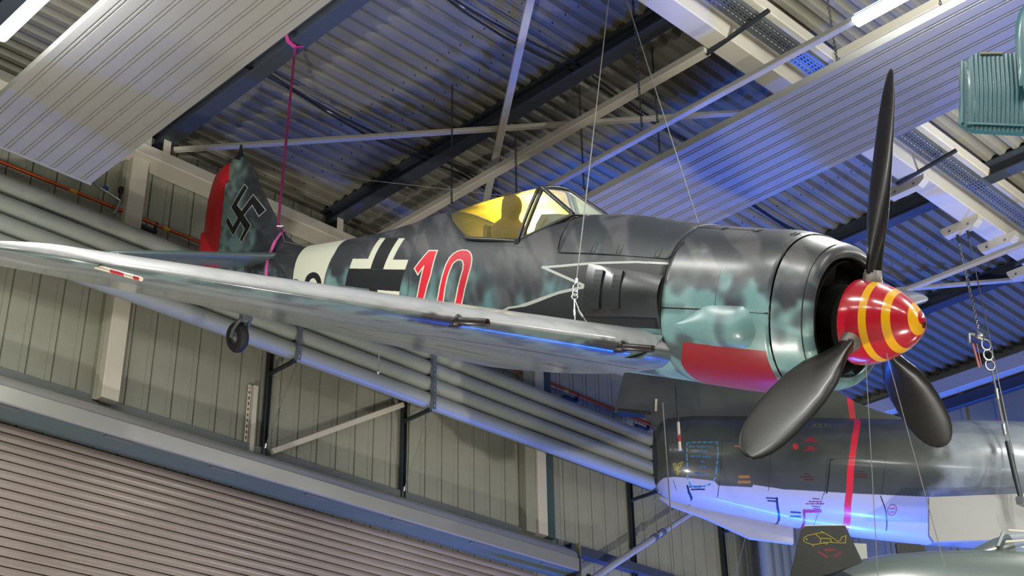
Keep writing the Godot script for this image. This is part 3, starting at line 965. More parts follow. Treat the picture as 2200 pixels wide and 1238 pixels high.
	lathe(s, [Vector2(0.6, 0.415), Vector2(0.95, 0.44), Vector2(0.95, 0.0)], Vector3(0, 0.015, 0), Basis(Vector3(0, 1, 0), Vector3(0, 0, 1), Vector3(1, 0, 0)), 36)
	obj("intake", done(s), M.black, p)
	s = mk()
	for k in 12:
		var a := TAU * k / 12
		var d := Vector3(0, cos(a), sin(a)); var tt := Vector3(0, -sin(a), cos(a))
		loft(s, [[d * 0.2 + tt * 0.035 + Vector3(0.76, 0, 0), d * 0.41 + tt * 0.05 + Vector3(0.74, 0, 0)], [d * 0.2 - tt * 0.035 + Vector3(0.80, 0, 0), d * 0.41 - tt * 0.05 + Vector3(0.82, 0, 0)]], null, false, false)
	obj("cooling_fan", done(s), M.black_gloss, p)
	# ---- spinner with spiral
	var sp := Image.create(512, 512, false, Image.FORMAT_RGB8)
	for j in 512:
		for i in 512:
			var x := j / 511.0 * 0.5; var ph := i / 512.0
			# ph 0.25 = top in the lathe frame below; spiral moves forward from the top over starboard
			var f: float = fposmod((x + 0.145 * ph) / 0.145 + 0.72, 1.0)
			var c := c8(158, 14, 36)
			if f < 0.36 and x < 0.40: c = c8(204, 150, 10)
			if x < 0.004: c = c8(20, 16, 16)
			sp.set_pixel(i, j, c)
	var spm := mat("spinner_paint", Color.WHITE, 0.2, 0.0, 0.7)
	spm.albedo_texture = tex(sp)
	s = mk()
	var pr := [Vector2(0.02, 0.0), Vector2(0.0, 0.012)]
	var n := 30
	for k in n:
		var t := float(k + 1) / n
		pr.append(Vector2(t * 0.5, 0.012 + 0.293 * pow(sin(t * PI * 0.5), 0.62)))
	# uv rows follow x
	s.set_smooth_group(0)
	var spr := []; var spu := []
	for q in pr:
		var r := []; var u := []
		for k in 49:
			var a := TAU * k / 48
			r.append(Vector3(q.x, q.y * cos(a), -q.y * sin(a)))
			u.append(Vector2(k / 48.0, clampf(q.x / 0.5, 0.001, 0.999)))
		spr.append(r); spu.append(u)
	loft(s, spr, spu)
	var spin := obj("spinner", done(s), spm, p)
	tag(spin, "red spinner with yellow spiral stripes")
	s = mk()
	lathe(s, [Vector2(0.5, 0.305), Vector2(0.51, 0.27), Vector2(0.75, 0.26), Vector2(0.76, 0.0)], Vector3.ZERO, Basis(Vector3(0, 1, 0), Vector3(0, 0, 1), Vector3(1, 0, 0)), 36)
	obj("back_plate", done(s), M.black, spin)
	# ---- blades
	var nrm := Vector3(1, 0.038, -0.099).normalized()
	var u0 := (Vector3.UP - nrm * nrm.y).normalized()
	var w0 := nrm.cross(u0)
	if w0.z > 0: w0 = -w0
	for k in 3:
		var a := -0.038 + k * TAU / 3
		var d := u0 * cos(a) + w0 * sin(a)
		var tt := -u0 * sin(a) + w0 * cos(a)
		obj("blade", blade(Vector3(0.434, 0, 0), d, tt, -nrm), M.black_gloss, spin)
		s = mk()
		lathe(s, [Vector2(0.2, 0.075), Vector2(0.30, 0.075), Vector2(0.31, 0.068), Vector2(0.35, 0.064), Vector2(0.352, 0.06), Vector2(0.37, 0.06), Vector2(0.37, 0.0)], Vector3(0.434, 0, 0), frame_of(d), 20)
		obj("blade_cuff", done(s), mat("dull_metal", c8(104, 98, 92), 0.5, 0.5), spin)
	# ---- wings
	var wim := wing_sheet()
	var wp := mat("wing_paint", Color.WHITE, 0.42, 0.0, 0.8)
	wp.albedo_texture = tex(wim)
	for sd in [-1, 1]:
		var w := obj("wing", wing(sd), wp, p)
		if sd < 0: tag(w, "starboard wing with glossy leading edge, lamp shine painted into its pale grey")
		for g in [[1.0, 1.86, -0.245, 0.30], [2.36, 2.15, -0.085, 0.30]]:
			s = mk()
			var gb := Vector3(g[1], g[2], sd * g[0])
			var fwd := Basis(Vector3(0, 1, 0), Vector3(0, 0, -1), Vector3(-1, 0, 0))
			lathe(s, [Vector2(-0.08, 0.028), Vector2(g[3], 0.026), Vector2(g[3], 0.019), Vector2(g[3] - 0.12, 0.019), Vector2(g[3] - 0.12, 0.0)], gb, fwd, 16)
			var gun := obj("cannon_barrel", done(s), mat("gun_metal", c8(60, 58, 58), 0.35, 0.7), p)
			s = mk()
			lathe(s, [Vector2(-0.08, 0.05), Vector2(0.015, 0.045), Vector2(0.03, 0.036), Vector2(0.03, 0.026)], gb, fwd, 16)
			obj("barrel_collar", done(s), M.gun_metal, gun)
	# little hook hanging under the trailing edge
	var hk0 := Vector3(3.72, -0.45, -1.74)
	var dn := FB.inverse() * Vector3.DOWN
	obj("hanging_hook", one_tube([hk0 - dn * 0.05, hk0 + dn * 0.06, hk0 + dn * 0.09 + Vector3(0.012, 0, 0), hk0 + dn * 0.12, hk0 + dn * 0.09 - Vector3(0.012, 0, 0)], 0.006, 6), M.steel, p)
	# pitot
	var pa := Vector3(2.68, 0.18, -4.74); var pb := Vector3(2.19, 0.115, -4.72)
	var pit := obj("pitot_tube", one_tube([pa, pb], 0.0125, 10), mat("pitot_white", c8(206, 196, 176), 0.45), p)
	for q in [[0.36, 0.66], [0.86, 0.985]]:
		obj("red_band", one_tube([pa.lerp(pb, q[0]), pa.lerp(pb, q[1])], 0.0128, 10), M.red_paint, pit)
	# ---- tail
	tail(p)
	# ---- canopy
	canopy(p)
	# ---- cowl blisters, hatches, louvres
	for sd in [-1, 1]:
		s = mk()
		var br := []
		for i in 15:
			var t := i / 14.0
			var x := lerpf(1.72, 0.955, t)
			var hgt: float = 0.085 * pow(sin(PI * clampf(t * 0.62, 0, 1)), 1.2) if t < 0.8 else 0.085 * pow(sin(PI * 0.8 * 0.62), 1.2) * sqrt(maxf(0, 1 - pow((t - 0.8) / 0.2, 2)))
			var hw: float = lerpf(0.02, 0.145, smooth(0, 0.5, t)) * (1.0 if t < 0.85 else sqrt(maxf(0.02, 1 - pow((t - 0.85) / 0.15, 2) * 0.98)))
			var r := []
			for k in 13:
				var v := lerpf(-1, 1, k / 12.0)
				r.append(body(x, sd * -1.0 * (1.735 + v * hw / 0.62), (hgt * (1 - v * v) - 0.004)))
			br.append(r)
		var bu := []
		for i in 15:
			var u := []
			for k in 13: u.append(Vector2((lerpf(1.72, 0.955, i / 14.0) - .55) / 1.24, 1.62 / PI + 0.005 * k))
			bu.append(u)
		loft(s, br, bu)
		obj("cowl_blister", done(s), cpaint, p)
	# gun cover over the engine rear, slightly proud, with latches
	obj("gun_cover", skin(1.80, 3.02, 26, 40, 1.79, 8.45, -1.0, 1.0, 0.006, true), paint, p)
	s = mk()
	var ed := []
	for q in [[3.14, 0.25], [3.09, 0.55], [3.06, 0.8], [3.03, 0.96], [2.98, 1.0], [2.5, 1.005], [1.83, 1.005], [1.78, 0.95], [1.75, 0.75], [1.80, 0.3]]:
		ed.append(body(q[0], q[1], 0.006))
	tube(s, ed, 0.0045, 5)
	obj("cover_seam", done(s), M.black, p)
	for q in [[2.61, 0.86, 0.99, 0.022], [2.33, 0.86, 0.99, 0.022], [1.93, 0.86, 0.99, 0.022], [1.56, 0.24, 0.36, 0.016], [1.25, 0.24, 0.36, 0.016], [0.93, 0.24, 0.36, 0.016]]:
		s = mk()
		tube(s, [body(q[0] - q[3], q[1], 0.007), body(q[0] - q[3], q[2], 0.007), body(q[0] + q[3], q[2], 0.007), body(q[0] + q[3], q[1], 0.007)], 0.0035, 5)
		obj("latch", done(s), M.galv_dark, p)
	s = mk()
	tube(s, [body(0.88, 0.30, 0.003), body(1.3, 0.30, 0.003), body(1.78, 0.33, 0.003)], 0.003, 5)
	tube(s, [body(0.868, 1.555, 0.004), body(1.3, 1.55, 0.004), body(1.79, 1.545, 0.004)], 0.0035, 5)
	tube(s, [body(0.862, 0.1, 0.002), body(0.862, 0.8, 0.002), body(0.862, 1.5, 0.002), body(0.862, 2.1, 0.002), body(0.87, 2.6, 0.002)], 0.003, 5)
	obj("cowl_seam", done(s), M.black, p)
	# exhaust recess cover: a bulged plate with a shadow gap in front of it
	s = mk()
	var er := []
	for i in 13:
		var x := lerpf(2.62, 1.80, i / 12.0)
		var r := []
		for k in 9:
			var v := k / 8.0
			var a := lerpf(1.13 + 0.09 * i / 12.0, 1.64, v)
			r.append(body(x, a, 0.004 + 0.045 * (i / 12.0) * sin(PI * clampf(v * 0.9 + 0.06, 0, 1))))
		er.append(r)
	loft(s, er)
	obj("exhaust_panel", done(s), mat("exhaust_black", c8(30, 32, 37), 0.34, 0.0, 0.4), p)
	s = mk()
	for q in [2.46, 2.24]:
		s = mk()
		var r0 := []
		for i in 4:
			var r := []
			for k in 8: r.append(body(q + [0.05, 0.045, -0.045, -0.05][i], lerpf(1.2, 1.56, k / 7.0), [0.0, 0.016, 0.016, 0.0][i] + 0.006 + 0.03 * (2.62 - q)))
			r0.append(r)
		loft(s, r0, null, false, false)
		obj("louvre", done(s), M.exhaust_black, p)
	# belly: drop hook and root fairing strip
	for sd in [-1, 1]:
		s = mk()
		var f0 := []
		for i in 12:
			var t := i / 11.0
			var x := lerpf(1.78, 3.9, t)
			var r := []
			for k in 7:
				var v := k / 6.0
				var top := body(x, -sd * 1.86, 0.0)
				var out := Vector3(x, -0.33 - 0.02 * t, sd * 0.86)
				var c := top.lerp(out, v)
				c.y -= 0.05 * sin(PI * v) * (0.4 + 0.6 * sin(PI * clampf(t * 1.2, 0, 1)))
				r.append(c)
			f0.append(r)
		loft(s, f0)
		obj("wing_fillet", done(s), mat("fillet_grey", c8(96, 112, 112), 0.28, 0.0, 0.45), p)

func blade(o: Vector3, d: Vector3, t: Vector3, f: Vector3) -> ArrayMesh:
	var s := mk()
	var st := [[0.34, 0.066, 1.0, 66.0], [0.45, 0.076, 0.75, 64.0], [0.58, 0.115, 0.42, 60.0], [0.75, 0.165, 0.25, 56.0], [0.95, 0.19, 0.17, 52.0], [1.15, 0.196, 0.13, 49.0], [1.35, 0.19, 0.11, 47.0], [1.5, 0.175, 0.10, 46.0], [1.62, 0.15, 0.09, 45.0], [1.71, 0.115, 0.09, 44.0], [1.77, 0.075, 0.09, 44.0], [1.795, 0.04, 0.15, 44.0], [1.80, 0.008, 0.3, 44.0]]
	var rings := []
	for q in st:
		var b := deg_to_rad(q[3])
		q = [q[0], q[1] * 0.84, q[2] * 1.1, q[3]]
		var c := t * cos(b) + f * sin(b); var nn := f * cos(b) - t * sin(b)
		var r := []
		for k in 24:
			var a := TAU * k / 24
			var e := 1.0 if q[2] > 0.6 else 0.75
			r.append(o + d * q[0] + c * (q[1] * cos(a) - q[1] * 0.06) + nn * q[1] * q[2] * signf(sin(a)) * pow(absf(sin(a)), 1.0 / e) * (1.0 + 0.35 * cos(a)))
		rings.append(r)
	loft(s, rings, null, true)
	fan(s, rings[0])
	fan(s, rings[-1], true)
	return done(s)

func wing_section(sp: float) -> Array:
	# returns contour points (x,y): from trailing edge along the lower side to the nose and back over the top
	var f := (sp - 0.6) / 4.4
	var xl := 1.756 + 0.92 * f; var xt := 3.86 + 0.221 * f
	var y := -0.328 + 0.554 * f; var inc := 0.108 - 0.102 * f; var th := 0.155 - 0.06 * f
	if sp > 4.72:
		var q := clampf((sp - 4.72) / 0.53, 0, 1)
		var e := 1.0 - sqrt(maxf(0.0, 1.0 - q * q))
		xl += 0.62 * e; xt -= 0.5 * e
		th *= lerpf(1.0, 0.55, q * q)
		y += 0.02 * q
	var c := xt - xl
	var o := []
	var n := 20
	for pass_ in 2:
		for i in n + 1:
			if pass_ == 1 and i == 0: continue
			var a := PI * i / n if pass_ == 0 else PI * (n - i) / n
			var x := (1 + cos(a)) / 2
			var yt := 5 * th * (0.2969 * sqrt(x) - 0.126 * x - 0.3516 * x * x + 0.2843 * x * x * x - 0.1036 * x * x * x * x)
			var m := 0.02; var pp := 0.25
			var yc := m / (pp * pp) * (2 * pp * x - x * x) if x < pp else m / pow(1 - pp, 2) * (1 - 2 * pp + 2 * pp * x - x * x)
			o.append(Vector2(xl + x * c, y - (x - 0.3) * c * inc + (yc - yt if pass_ == 0 else yc + yt) * c))
	return o

func wing(sd: int) -> ArrayMesh:
	var s := mk()
	var rings := []; var uvs := []
	var sps := []
	for i in 24: sps.append(lerpf(0.42, 4.72, i / 23.0))
	for q in [4.8, 4.88, 4.96, 5.03, 5.09, 5.14, 5.18, 5.21, 5.235, 5.248]: sps.append(q)
	for sp in sps:
		var r := []; var u := []
		var sec := wing_section(sp)
		for k in sec.size():
			r.append(Vector3(sec[k].x, sec[k].y, sd * sp))
			u.append(Vector2(sp / 5.3, float(k) / (sec.size() - 1)))
		if sd > 0: r.reverse(); u.reverse()
		rings.append(r); uvs.append(u)
	loft(s, rings, uvs)
	return done(s)

func wing_sheet() -> Image:
	# u along the span, v round the section: 0 trailing edge below, 0.5 nose, 1 trailing edge above
	var w := 2048; var h := 512
	var im := Image.create(256, 64, false, Image.FORMAT_RGB8)
	var n1 := noise(51, 0.9, 3); var n2 := noise(57, 2.4, 3)
	for j in 64:
		for i in 256:
			var sp := i / 256.0 * 5.3; var v := j / 64.0; var y := v * 4.0
			var c := c8(100, 106, 102).lerp(c8(88, 98, 96), smooth(-0.3, 0.4, n1.get_noise_2d(sp, y)))
			if v > 0.36 and v < 0.5:   # blue-green paint behind the nose on the lower side, darker mottles
				c = c8(86, 104, 102).lerp(c8(62, 74, 76), smooth(-0.1, 0.35, n2.get_noise_2d(sp, y)))
			if v >= 0.5:
				c = c8(150, 151, 154).lerp(c8(138, 140, 142), smooth(0.0, 0.5, n2.get_noise_2d(sp * 1.2, y)))  # lamp shine on nose and upper side put into this pale grey
			# soot round the gun openings
			var g := Vector2((sp - 2.48) / 0.2, (v - 0.45) / 0.045).length() + 0.4 * n2.get_noise_2d(sp * 3, y * 3)
			c = c.lerp(c8(24, 24, 26), 1.0 - smooth(0.6, 1.3, g))
			g = Vector2((sp - 1.1) / 0.22, (v - 0.455) / 0.04).length() + 0.4 * n2.get_noise_2d(sp * 3, y * 3)
			c = c.lerp(c8(30, 30, 32), 0.9 * (1.0 - smooth(0.6, 1.3, g)))
			im.set_pixel(i, j, c)
	im.resize(w, h, Image.INTERPOLATE_CUBIC)
	var U := func(sp: float, v: float) -> Vector2: return Vector2(sp / 5.3 * w, v * h)
	var dk := c8(52, 56, 56)
	for v in [0.16, 0.17, 0.235, 0.31, 0.355]:
		for k in 150:
			if (k * 7 + int(v * 1000)) % 11 == 0: continue
			var q: Vector2 = U.call(0.5 + k * 0.031, v)
			im.fill_rect(Rect2i(int(q.x), int(q.y), 4, 2), dk)
	for sp in [2.36, 3.1, 3.7, 4.25]:
		for k in 30:
			var q: Vector2 = U.call(sp, 0.06 + k * 0.012)
			im.fill_rect(Rect2i(int(q.x), int(q.y), 3, 1), dk)
	# aileron and wheel bay seams
	stroke(im, [U.call(4.6, 0.1), U.call(2.9, 0.11), U.call(2.88, 0.0)], 2.0, dk)
	stroke(im, [U.call(0.5, 0.36), U.call(1.6, 0.35), U.call(2.2, 0.33), U.call(2.4, 0.29), U.call(2.6, 0.24), U.call(2.3, 0.2), U.call(1.2, 0.19)], 3.0, c8(30, 32, 34))
	stroke(im, [U.call(1.3, 0.24), U.call(1.8, 0.25)], 5.0, c8(26, 28, 30))
	stroke(im, [U.call(0.7, 0.27), U.call(0.95, 0.28)], 7.0, c8(22, 24, 26))
	return im

func tail(p: Node3D) -> void:
	# fin: side outline in x,y with a rounded thick section, painted
	var w := 512; var h := 512
	var fim := Image.create(64, 64, false, Image.FORMAT_RGB8)
	var n1 := noise(71, 1.9, 3); var n2 := noise(77, 4.0, 2)
	var FX := func(x: float, y: float) -> Vector2: return Vector2((x - 7.0) / 2.3 * w, (1.75 - y) / 2.0 * h)
	for j in 64:
		for i in 64:
			var x := 7.0 + 2.3 * (i + 0.5) / 64; var y := 1.75 - 2.0 * (j + 0.5) / 64
			var e := (x - 8.0) * 0.85 - (y - 0.75) * 0.42 + 0.34 * n1.get_noise_2d(x, y) + 0.2 * n2.get_noise_2d(x, y)
			var c := c8(46, 50, 56).lerp(c8(118, 148, 148), smooth(-0.1, 0.32, e))
			c = c.lerp(c8(60, 68, 72), 0.6 * smooth(0.15, 0.4, n2.get_noise_2d(x + 5, y * 1.2)))
			fim.set_pixel(i, j, c)
	fim.resize(w, h, Image.INTERPOLATE_CUBIC)
	var sw := []
	for q in [[8.218, 1.214], [8.157, 1.172], [8.313, .985], [8.222, .924], [8.049, 1.097], [7.817, .923], [7.914, .853], [8.046, .979], [8.168, .87], [8.029, .757], [8.169, .567], [8.213, .607], [8.141, .718], [8.225, .792], [8.347, .641], [8.534, .802], [8.494, .862], [8.371, .754], [8.292, .839], [8.434, .963]]:
		sw.append(FX.call(q[0], q[1]))
	poly_fill(fim, sw, c8(16, 17, 20))
	stroke(fim, sw, 2.6, c8(190, 194, 192), true)
	var fp := mat("fin_paint", Color.WHITE, 0.36, 0.0, 0.3)
	fp.albedo_texture = tex(fim)
	# rows from bottom to top: y, leading x, trailing x, half thickness
	var rows := [[0.22, 7.02, 8.69, 0.13], [0.40, 7.02, 8.69, 0.115], [0.52, 7.10, 8.685, 0.1], [0.58, 7.33, 8.682, 0.088], [0.68, 7.51, 8.675, 0.08], [0.88, 7.69, 8.66, 0.07], [1.0, 7.80, 8.65, 0.065], [1.19, 7.972, 8.632, 0.056], [1.243, 8.01, 8.62, 0.054], [1.25, 8.015, 8.567, 0.054], [1.387, 8.12, 8.565, 0.045], [1.45, 8.19, 8.562, 0.038], [1.495, 8.265, 8.52, 0.028], [1.525, 8.30, 8.43, 0.017]]
	var s := mk(); var rings := []; var uvs := []
	for q in rows:
		var r := []; var u := []
		for k in 25:
			var a := TAU * k / 24
			var cx := (1.0 + cos(a)) * 0.5   # 1 at the leading edge
			var x := lerpf(q[2], q[1], cx)
			var th: float = q[3] * pow(sin(PI * clampf(pow(cx, 0.75) * 0.92 + 0.08, 0, 1)), 0.55) if cx < 0.999 else 0.0
			var z: float = th * (1 if sin(a) >= 0 else -1) * (0.0 if k % 12 == 0 and cx > 0.5 else 1.0)
			r.append(Vector3(x, q[0], -z))
			u.append(Vector2((x - 7.0) / 2.3, (1.75 - q[0]) / 2.0))
		rings.append(r); uvs.append(u)
	loft(s, rings, uvs)
	fan(s, rings[-1])
	var fin := obj("tail_fin", done(s), fp, p)
	tag(fin, "mottled tail fin with white-edged hooked cross")
	s = mk()
	tube(s, [Vector3(8.40, 1.50, 0), Vector3(8.385, 1.56, 0), Vector3(8.38, 1.61, 0), Vector3(8.38, 1.66, 0)], [0.06, 0.03, 0.018, 0.012], 10)
	obj("mast", done(s), M.black, fin)
	# rudder
	s = mk(); rings = []
	for q in [[0.06, 8.705, 9.1, 0.045], [0.306, 8.705, 9.18, 0.05], [0.5, 8.70, 9.155, 0.05], [0.66, 8.695, 9.132, 0.048], [0.69, 8.69, 9.13, 0.048], [0.695, 8.69, 9.07, 0.048], [0.9, 8.675, 9.04, 0.045], [1.061, 8.665, 9.007, 0.042], [1.238, 8.645, 8.935, 0.038], [1.246, 8.575, 8.93, 0.038], [1.32, 8.572, 8.881, 0.036], [1.40, 8.57, 8.79, 0.03], [1.44, 8.568, 8.70, 0.024], [1.466, 8.567, 8.60, 0.014]]:
		var r := []
		for k in 17:
			var a := TAU * k / 16
			var cx := (1.0 + cos(a)) * 0.5
			var x := lerpf(q[2], q[1], cx)
			r.append(Vector3(x, q[0], -q[3] * sin(a) * pow(cx + 0.02, 0.35)))
		rings.append(r)
	loft(s, rings)
	fan(s, rings[0], true); fan(s, rings[-1])
	var red := mat("rudder_red", c8(186, 16, 30), 0.5)
	tag(obj("rudder", done(s), red, p), "plain bright red rudder")
	# tailplanes
	for sd in [-1, 1]:
		s = mk(); rings = []
		for q in [[0.05, 7.45, 8.55, 0.07], [0.2, 7.52, 8.55, 0.068], [0.6, 7.63, 8.50, 0.06], [1.1, 7.75, 8.42, 0.052], [1.45, 7.84, 8.36, 0.046], [1.62, 7.90, 8.32, 0.04], [1.74, 7.97, 8.27, 0.032], [1.80, 8.04, 8.21, 0.022], [1.82, 8.1, 8.15, 0.01]]:
			var r := []
			for k in 21:
				var a := TAU * k / 20
				var cx := (1.0 - cos(a)) * 0.5  # 0 at the trailing edge... 1 at the leading edge
				var x := lerpf(q[2], q[1], cx)
				r.append(Vector3(x, 0.375 + 0.01 * q[0] - (x - 7.9) * 0.14 + q[3] * 1.15 * signf(sin(a)) * pow(absf(sin(a)), 0.9) * sqrt(cx + 0.02), sd * q[0]))
			rings.append(r)
		loft(s, rings)
		fan(s, rings[-1])
		obj("tailplane", done(s), mat("tailplane_paint", c8(74, 88, 90), 0.3, 0.0, 0.4), p)
	# tail wheel with fork
	s = mk()
	lathe(s, [Vector2(-0.055, 0.075), Vector2(-0.06, 0.11), Vector2(-0.05, 0.15), Vector2(-0.02, 0.172), Vector2(0.02, 0.172), Vector2(0.05, 0.15), Vector2(0.06, 0.11), Vector2(0.055, 0.075)], Vector3(8.31, -0.47, 0), Basis.IDENTITY, 32)
	var tw := obj("tail_wheel", done(s), mat("tyre", c8(26, 26, 27), 0.7), p)
	s = mk()
	lathe(s, [Vector2(-0.055, 0.0), Vector2(-0.055, 0.03), Vector2(-0.03, 0.045), Vector2(-0.05, 0.078), Vector2(0.05, 0.078), Vector2(0.03, 0.045), Vector2(0.055, 0.03), Vector2(0.055, 0.0)], Vector3(8.31, -0.47, 0), Basis.IDENTITY, 24)
	obj("wheel_rim", done(s), M.galv, tw)
	s = mk()
	for sd in [-1, 1]:
		tube(s, [Vector3(8.31, -0.47, sd * 0.085), Vector3(8.27, -0.38, sd * 0.085), Vector3(8.20, -0.30, sd * 0.075), Vector3(8.16, -0.24, sd * 0.04)], [0.02, 0.02, 0.022, 0.024], 8)
	box(s, Vector3(8.16, -0.15, 0), Vector3(0.1, 0.26, 0.13), Basis.IDENTITY, 0.015)
	box(s, Vector3(8.25, -0.12, -0.0), Vector3(0.12, 0.12, 0.12), Basis.IDENTITY, 0.015)
	obj("wheel_fork", done(s), mat("fork_grey", c8(74, 82, 84), 0.5), tw)

func canopy(p: Node3D) -> void:
	var frame := mat("canopy_frame", c8(36, 40, 42), 0.4, 0.0, 0.3)
	var hood_ring := []; var rear := []
	var N := 24
	for k in N + 1:
		var a := -PI * 0.5 + PI * k / N      # -90 port .. +90 starboard
		var ca := cos(a); var sa := sin(a)
		var t := absf(2.0 * k / N - 1.0); var sg := -signf(sa)
		if t < 0.4: hood_ring.append(Vector3(3.575, 1.05 - 0.02 * pow(t / 0.4, 2), sg * 0.17 * t / 0.4))
		else:
			var v := (t - 0.4) / 0.6
			hood_ring.append(Vector3(3.575, lerpf(1.03, 0.565, v), sg * (lerpf(0.17, 0.40, v) + 0.012 * sin(PI * v))))
		var c2 := pow(ca, 1.8)
		rear.append(Vector3(4.24 + 0.50 * c2, 0.605 + 0.25 * c2, -0.385 * signf(sa) * pow(absf(sa), 0.85)))
	# glass in two skins: the side towards starboard clear amber, the port half cloudy, lamp glow put into its yellow
	var clear := mat("amber_glass", Color(0.9, 0.82, 0.25, 0.10), 0.04)
	clear.transparency = BaseMaterial3D.TRANSPARENCY_ALPHA
	var cloudy := mat("glow_yellow_screen", c8(232, 206, 70), 0.45)
	cloudy.backlight_enabled = true; cloudy.backlight = c8(150, 120, 16)
	for part in [[13, N, clear, "canopy_glass"], [0, 13, cloudy, "glow_yellow_canopy_half"]]:
		var s := mk(); var rings := []
		for i in 13:
			var t := i / 12.0
			var r := []
			for k in range(part[0], part[1] + 1):
				var c: Vector3 = hood_ring[k].lerp(rear[k], t)
				c.y += 0.025 * sin(PI * t) * cos(-PI * 0.5 + PI * k / N)
				r.append(c)
			rings.append(r)
		loft(s, rings)
		obj(part[3], done(s), part[2], p)
	var s := mk()
	tube(s, hood_ring, 0.016, 8)
	var fw := []
	for c in hood_ring: fw.append(c + Vector3(-0.05, -0.004, 0))
	tube(s, fw, 0.016, 8)
	obj("canopy_hoop", done(s), frame, p)
	s = mk()
	for sd in [-1, 1]:
		var sl := []
		for q in [[3.575, 0.572], [3.9, 0.585], [4.1, 0.592], [4.25, 0.602]]:
			sl.append(Vector3(q[0], q[1] - 0.01, sd * 0.405))
		tube(s, sl, [0.02, 0.02, 0.018, 0.01], 8)
		box(s, Vector3(3.56, 0.535, sd * 0.415), Vector3(0.06, 0.09, 0.03), Basis.IDENTITY, 0.006)
	obj("canopy_rail", done(s), frame, p)
	# windscreen: flat front pane, two quarter panes and their bars
	var ft := [Vector3(3.53, 1.03, 0.17), Vector3(3.53, 1.03, -0.17)]
	var fb := [Vector3(3.10, 0.79, 0.23), Vector3(3.10, 0.79, -0.23)]
	var qb := [Vector3(3.53, 0.575, 0.395), Vector3(3.53, 0.575, -0.395)]
	var grey_glass := mat("windscreen_glass", Color(0.78, 0.82, 0.84, 0.45), 0.05)
	grey_glass.transparency = BaseMaterial3D.TRANSPARENCY_ALPHA
	s = mk(); s.set_smooth_group(-1)
	quad(s, fb[0], ft[0], ft[1], fb[1])
	obj("windscreen_pane", done(s), grey_glass, p)
	var qg := mat("quarter_glass", Color(0.8, 0.85, 0.6, 0.16), 0.05)
	qg.transparency = BaseMaterial3D.TRANSPARENCY_ALPHA
	s = mk(); s.set_smooth_group(-1)
	tri(s, ft[1], fb[1], qb[1])
	obj("quarter_pane", done(s), qg, p)
	s = mk(); s.set_smooth_group(-1)
	tri(s, ft[0], fb[0], qb[0])
	var far_q := mat("far_quarter_screen", c8(140, 180, 112), 0.45)  # opaque pane, the greenish light through it is put into its colour
	far_q.backlight_enabled = true; far_q.backlight = c8(120, 128, 80)
	obj("far_quarter_pane", done(s), far_q, p)
	s = mk()
	for k in 2:
		tube(s, [ft[k], fb[k]], 0.02, 8)
		tube(s, [fb[k], qb[k]], 0.02, 8)
		tube(s, [ft[k], qb[k]], 0.016, 8)
	tube(s, [ft[0], ft[1]], 0.016, 8)
	tube(s, [fb[0], fb[1]], 0.012, 8)
	obj("windscreen_frame", done(s), frame, p)
	s = mk()
	for k in 5:
		for sd in [-1, 1]:
			var c: Vector3 = ft[1 if sd < 0 else 0].lerp(fb[1 if sd < 0 else 0], (k + 0.5) / 5.0)
			tube(s, [c + Vector3(0, 0, sd * 0.016), c + Vector3(0, 0.004, sd * 0.023)], 0.006, 6)
	obj("frame_screw", done(s), M.galv, p)
	# instrument hood and gunsight inside the windscreen
	s = mk()
	prism(s, [Vector2(3.16, 0.70), Vector2(3.30, 0.80), Vector2(3.50, 0.80), Vector2(3.56, 0.72), Vector2(3.62, 0.56), Vector2(3.2, 0.56)], -0.2, 0.2)
	obj("instrument_hood", done(s), mat("instrument_grey", c8(110, 110, 116), 0.5), p)
	s = mk()
	tube(s, [Vector3(3.5, 0.70, -0.205), Vector3(3.44, 0.77, -0.205)], 0.012, 8)
	obj("hood_grip", done(s), mat("grip_brown", c8(140, 92, 50), 0.5), p)
	# head armour plate is hidden; aerial pulley on top of the hood
	s = mk()
	tube(s, [Vector3(4.06, 0.985, 0), Vector3(4.08, 1.015, 0), Vector3(4.12, 1.02, 0), Vector3(4.17, 0.985, 0)], 0.009, 6)
	var pul := obj("aerial_pulley", done(s), frame, p)
	obj("aerial_wire", one_tube([Vector3(4.17, 0.99, 0), Vector3(6.2, 1.2, 0.02), Vector3(8.38, 1.64, 0)], 0.0025, 4), M.cable, pul)
	# seat
	s = mk()
	box(s, Vector3(4.22, 0.62, 0.0), Vector3(0.05, 0.2, 0.34), Basis.IDENTITY, 0.015)
	obj("seat_back", done(s), mat("seat_brown", c8(74, 62, 40), 0.8), p)
	# cockpit lamp behind the seat, low on the port side
	var bulb := mat("cockpit_bulb_glow", c8(255, 236, 160), 0.5)
	bulb.emission_enabled = true; bulb.emission = c8(255, 226, 130); bulb.emission_energy_multiplier = 8.0
	s = mk()
	lathe(s, [Vector2(-0.03, 0.0), Vector2(-0.02, 0.02), Vector2(0.0, 0.028), Vector2(0.02, 0.02), Vector2(0.03, 0.0)], Vector3(4.12, 0.66, 0.2), Basis.IDENTITY, 14)
	var bo := obj("cockpit_bulb", done(s), bulb, p)
	var l := OmniLight3D.new()
	l.name = "cockpit_light"
	l.light_color = c8(255, 240, 196); l.light_energy = COCKPIT_E; l.light_size = 0.02
	l.omni_range = 20.0; l.omni_attenuation = 2.0; l.shadow_enabled = true
	bo.add_child(l)
	l.position = Vector3(4.12, 0.66, 0.2)
	# pilot dummy: one continuous surface of head, neck and shoulders
	var pil := thing("pilot_dummy", "dark hooded pilot dummy seated upright inside the yellow-lit cockpit", "dummy")
	pil.transform = p.transform
	obj("torso_and_head", dummy_mesh(), mat("dummy_cloth", c8(84, 66, 36), 0.85), pil)

const COCKPIT_E := 1.3

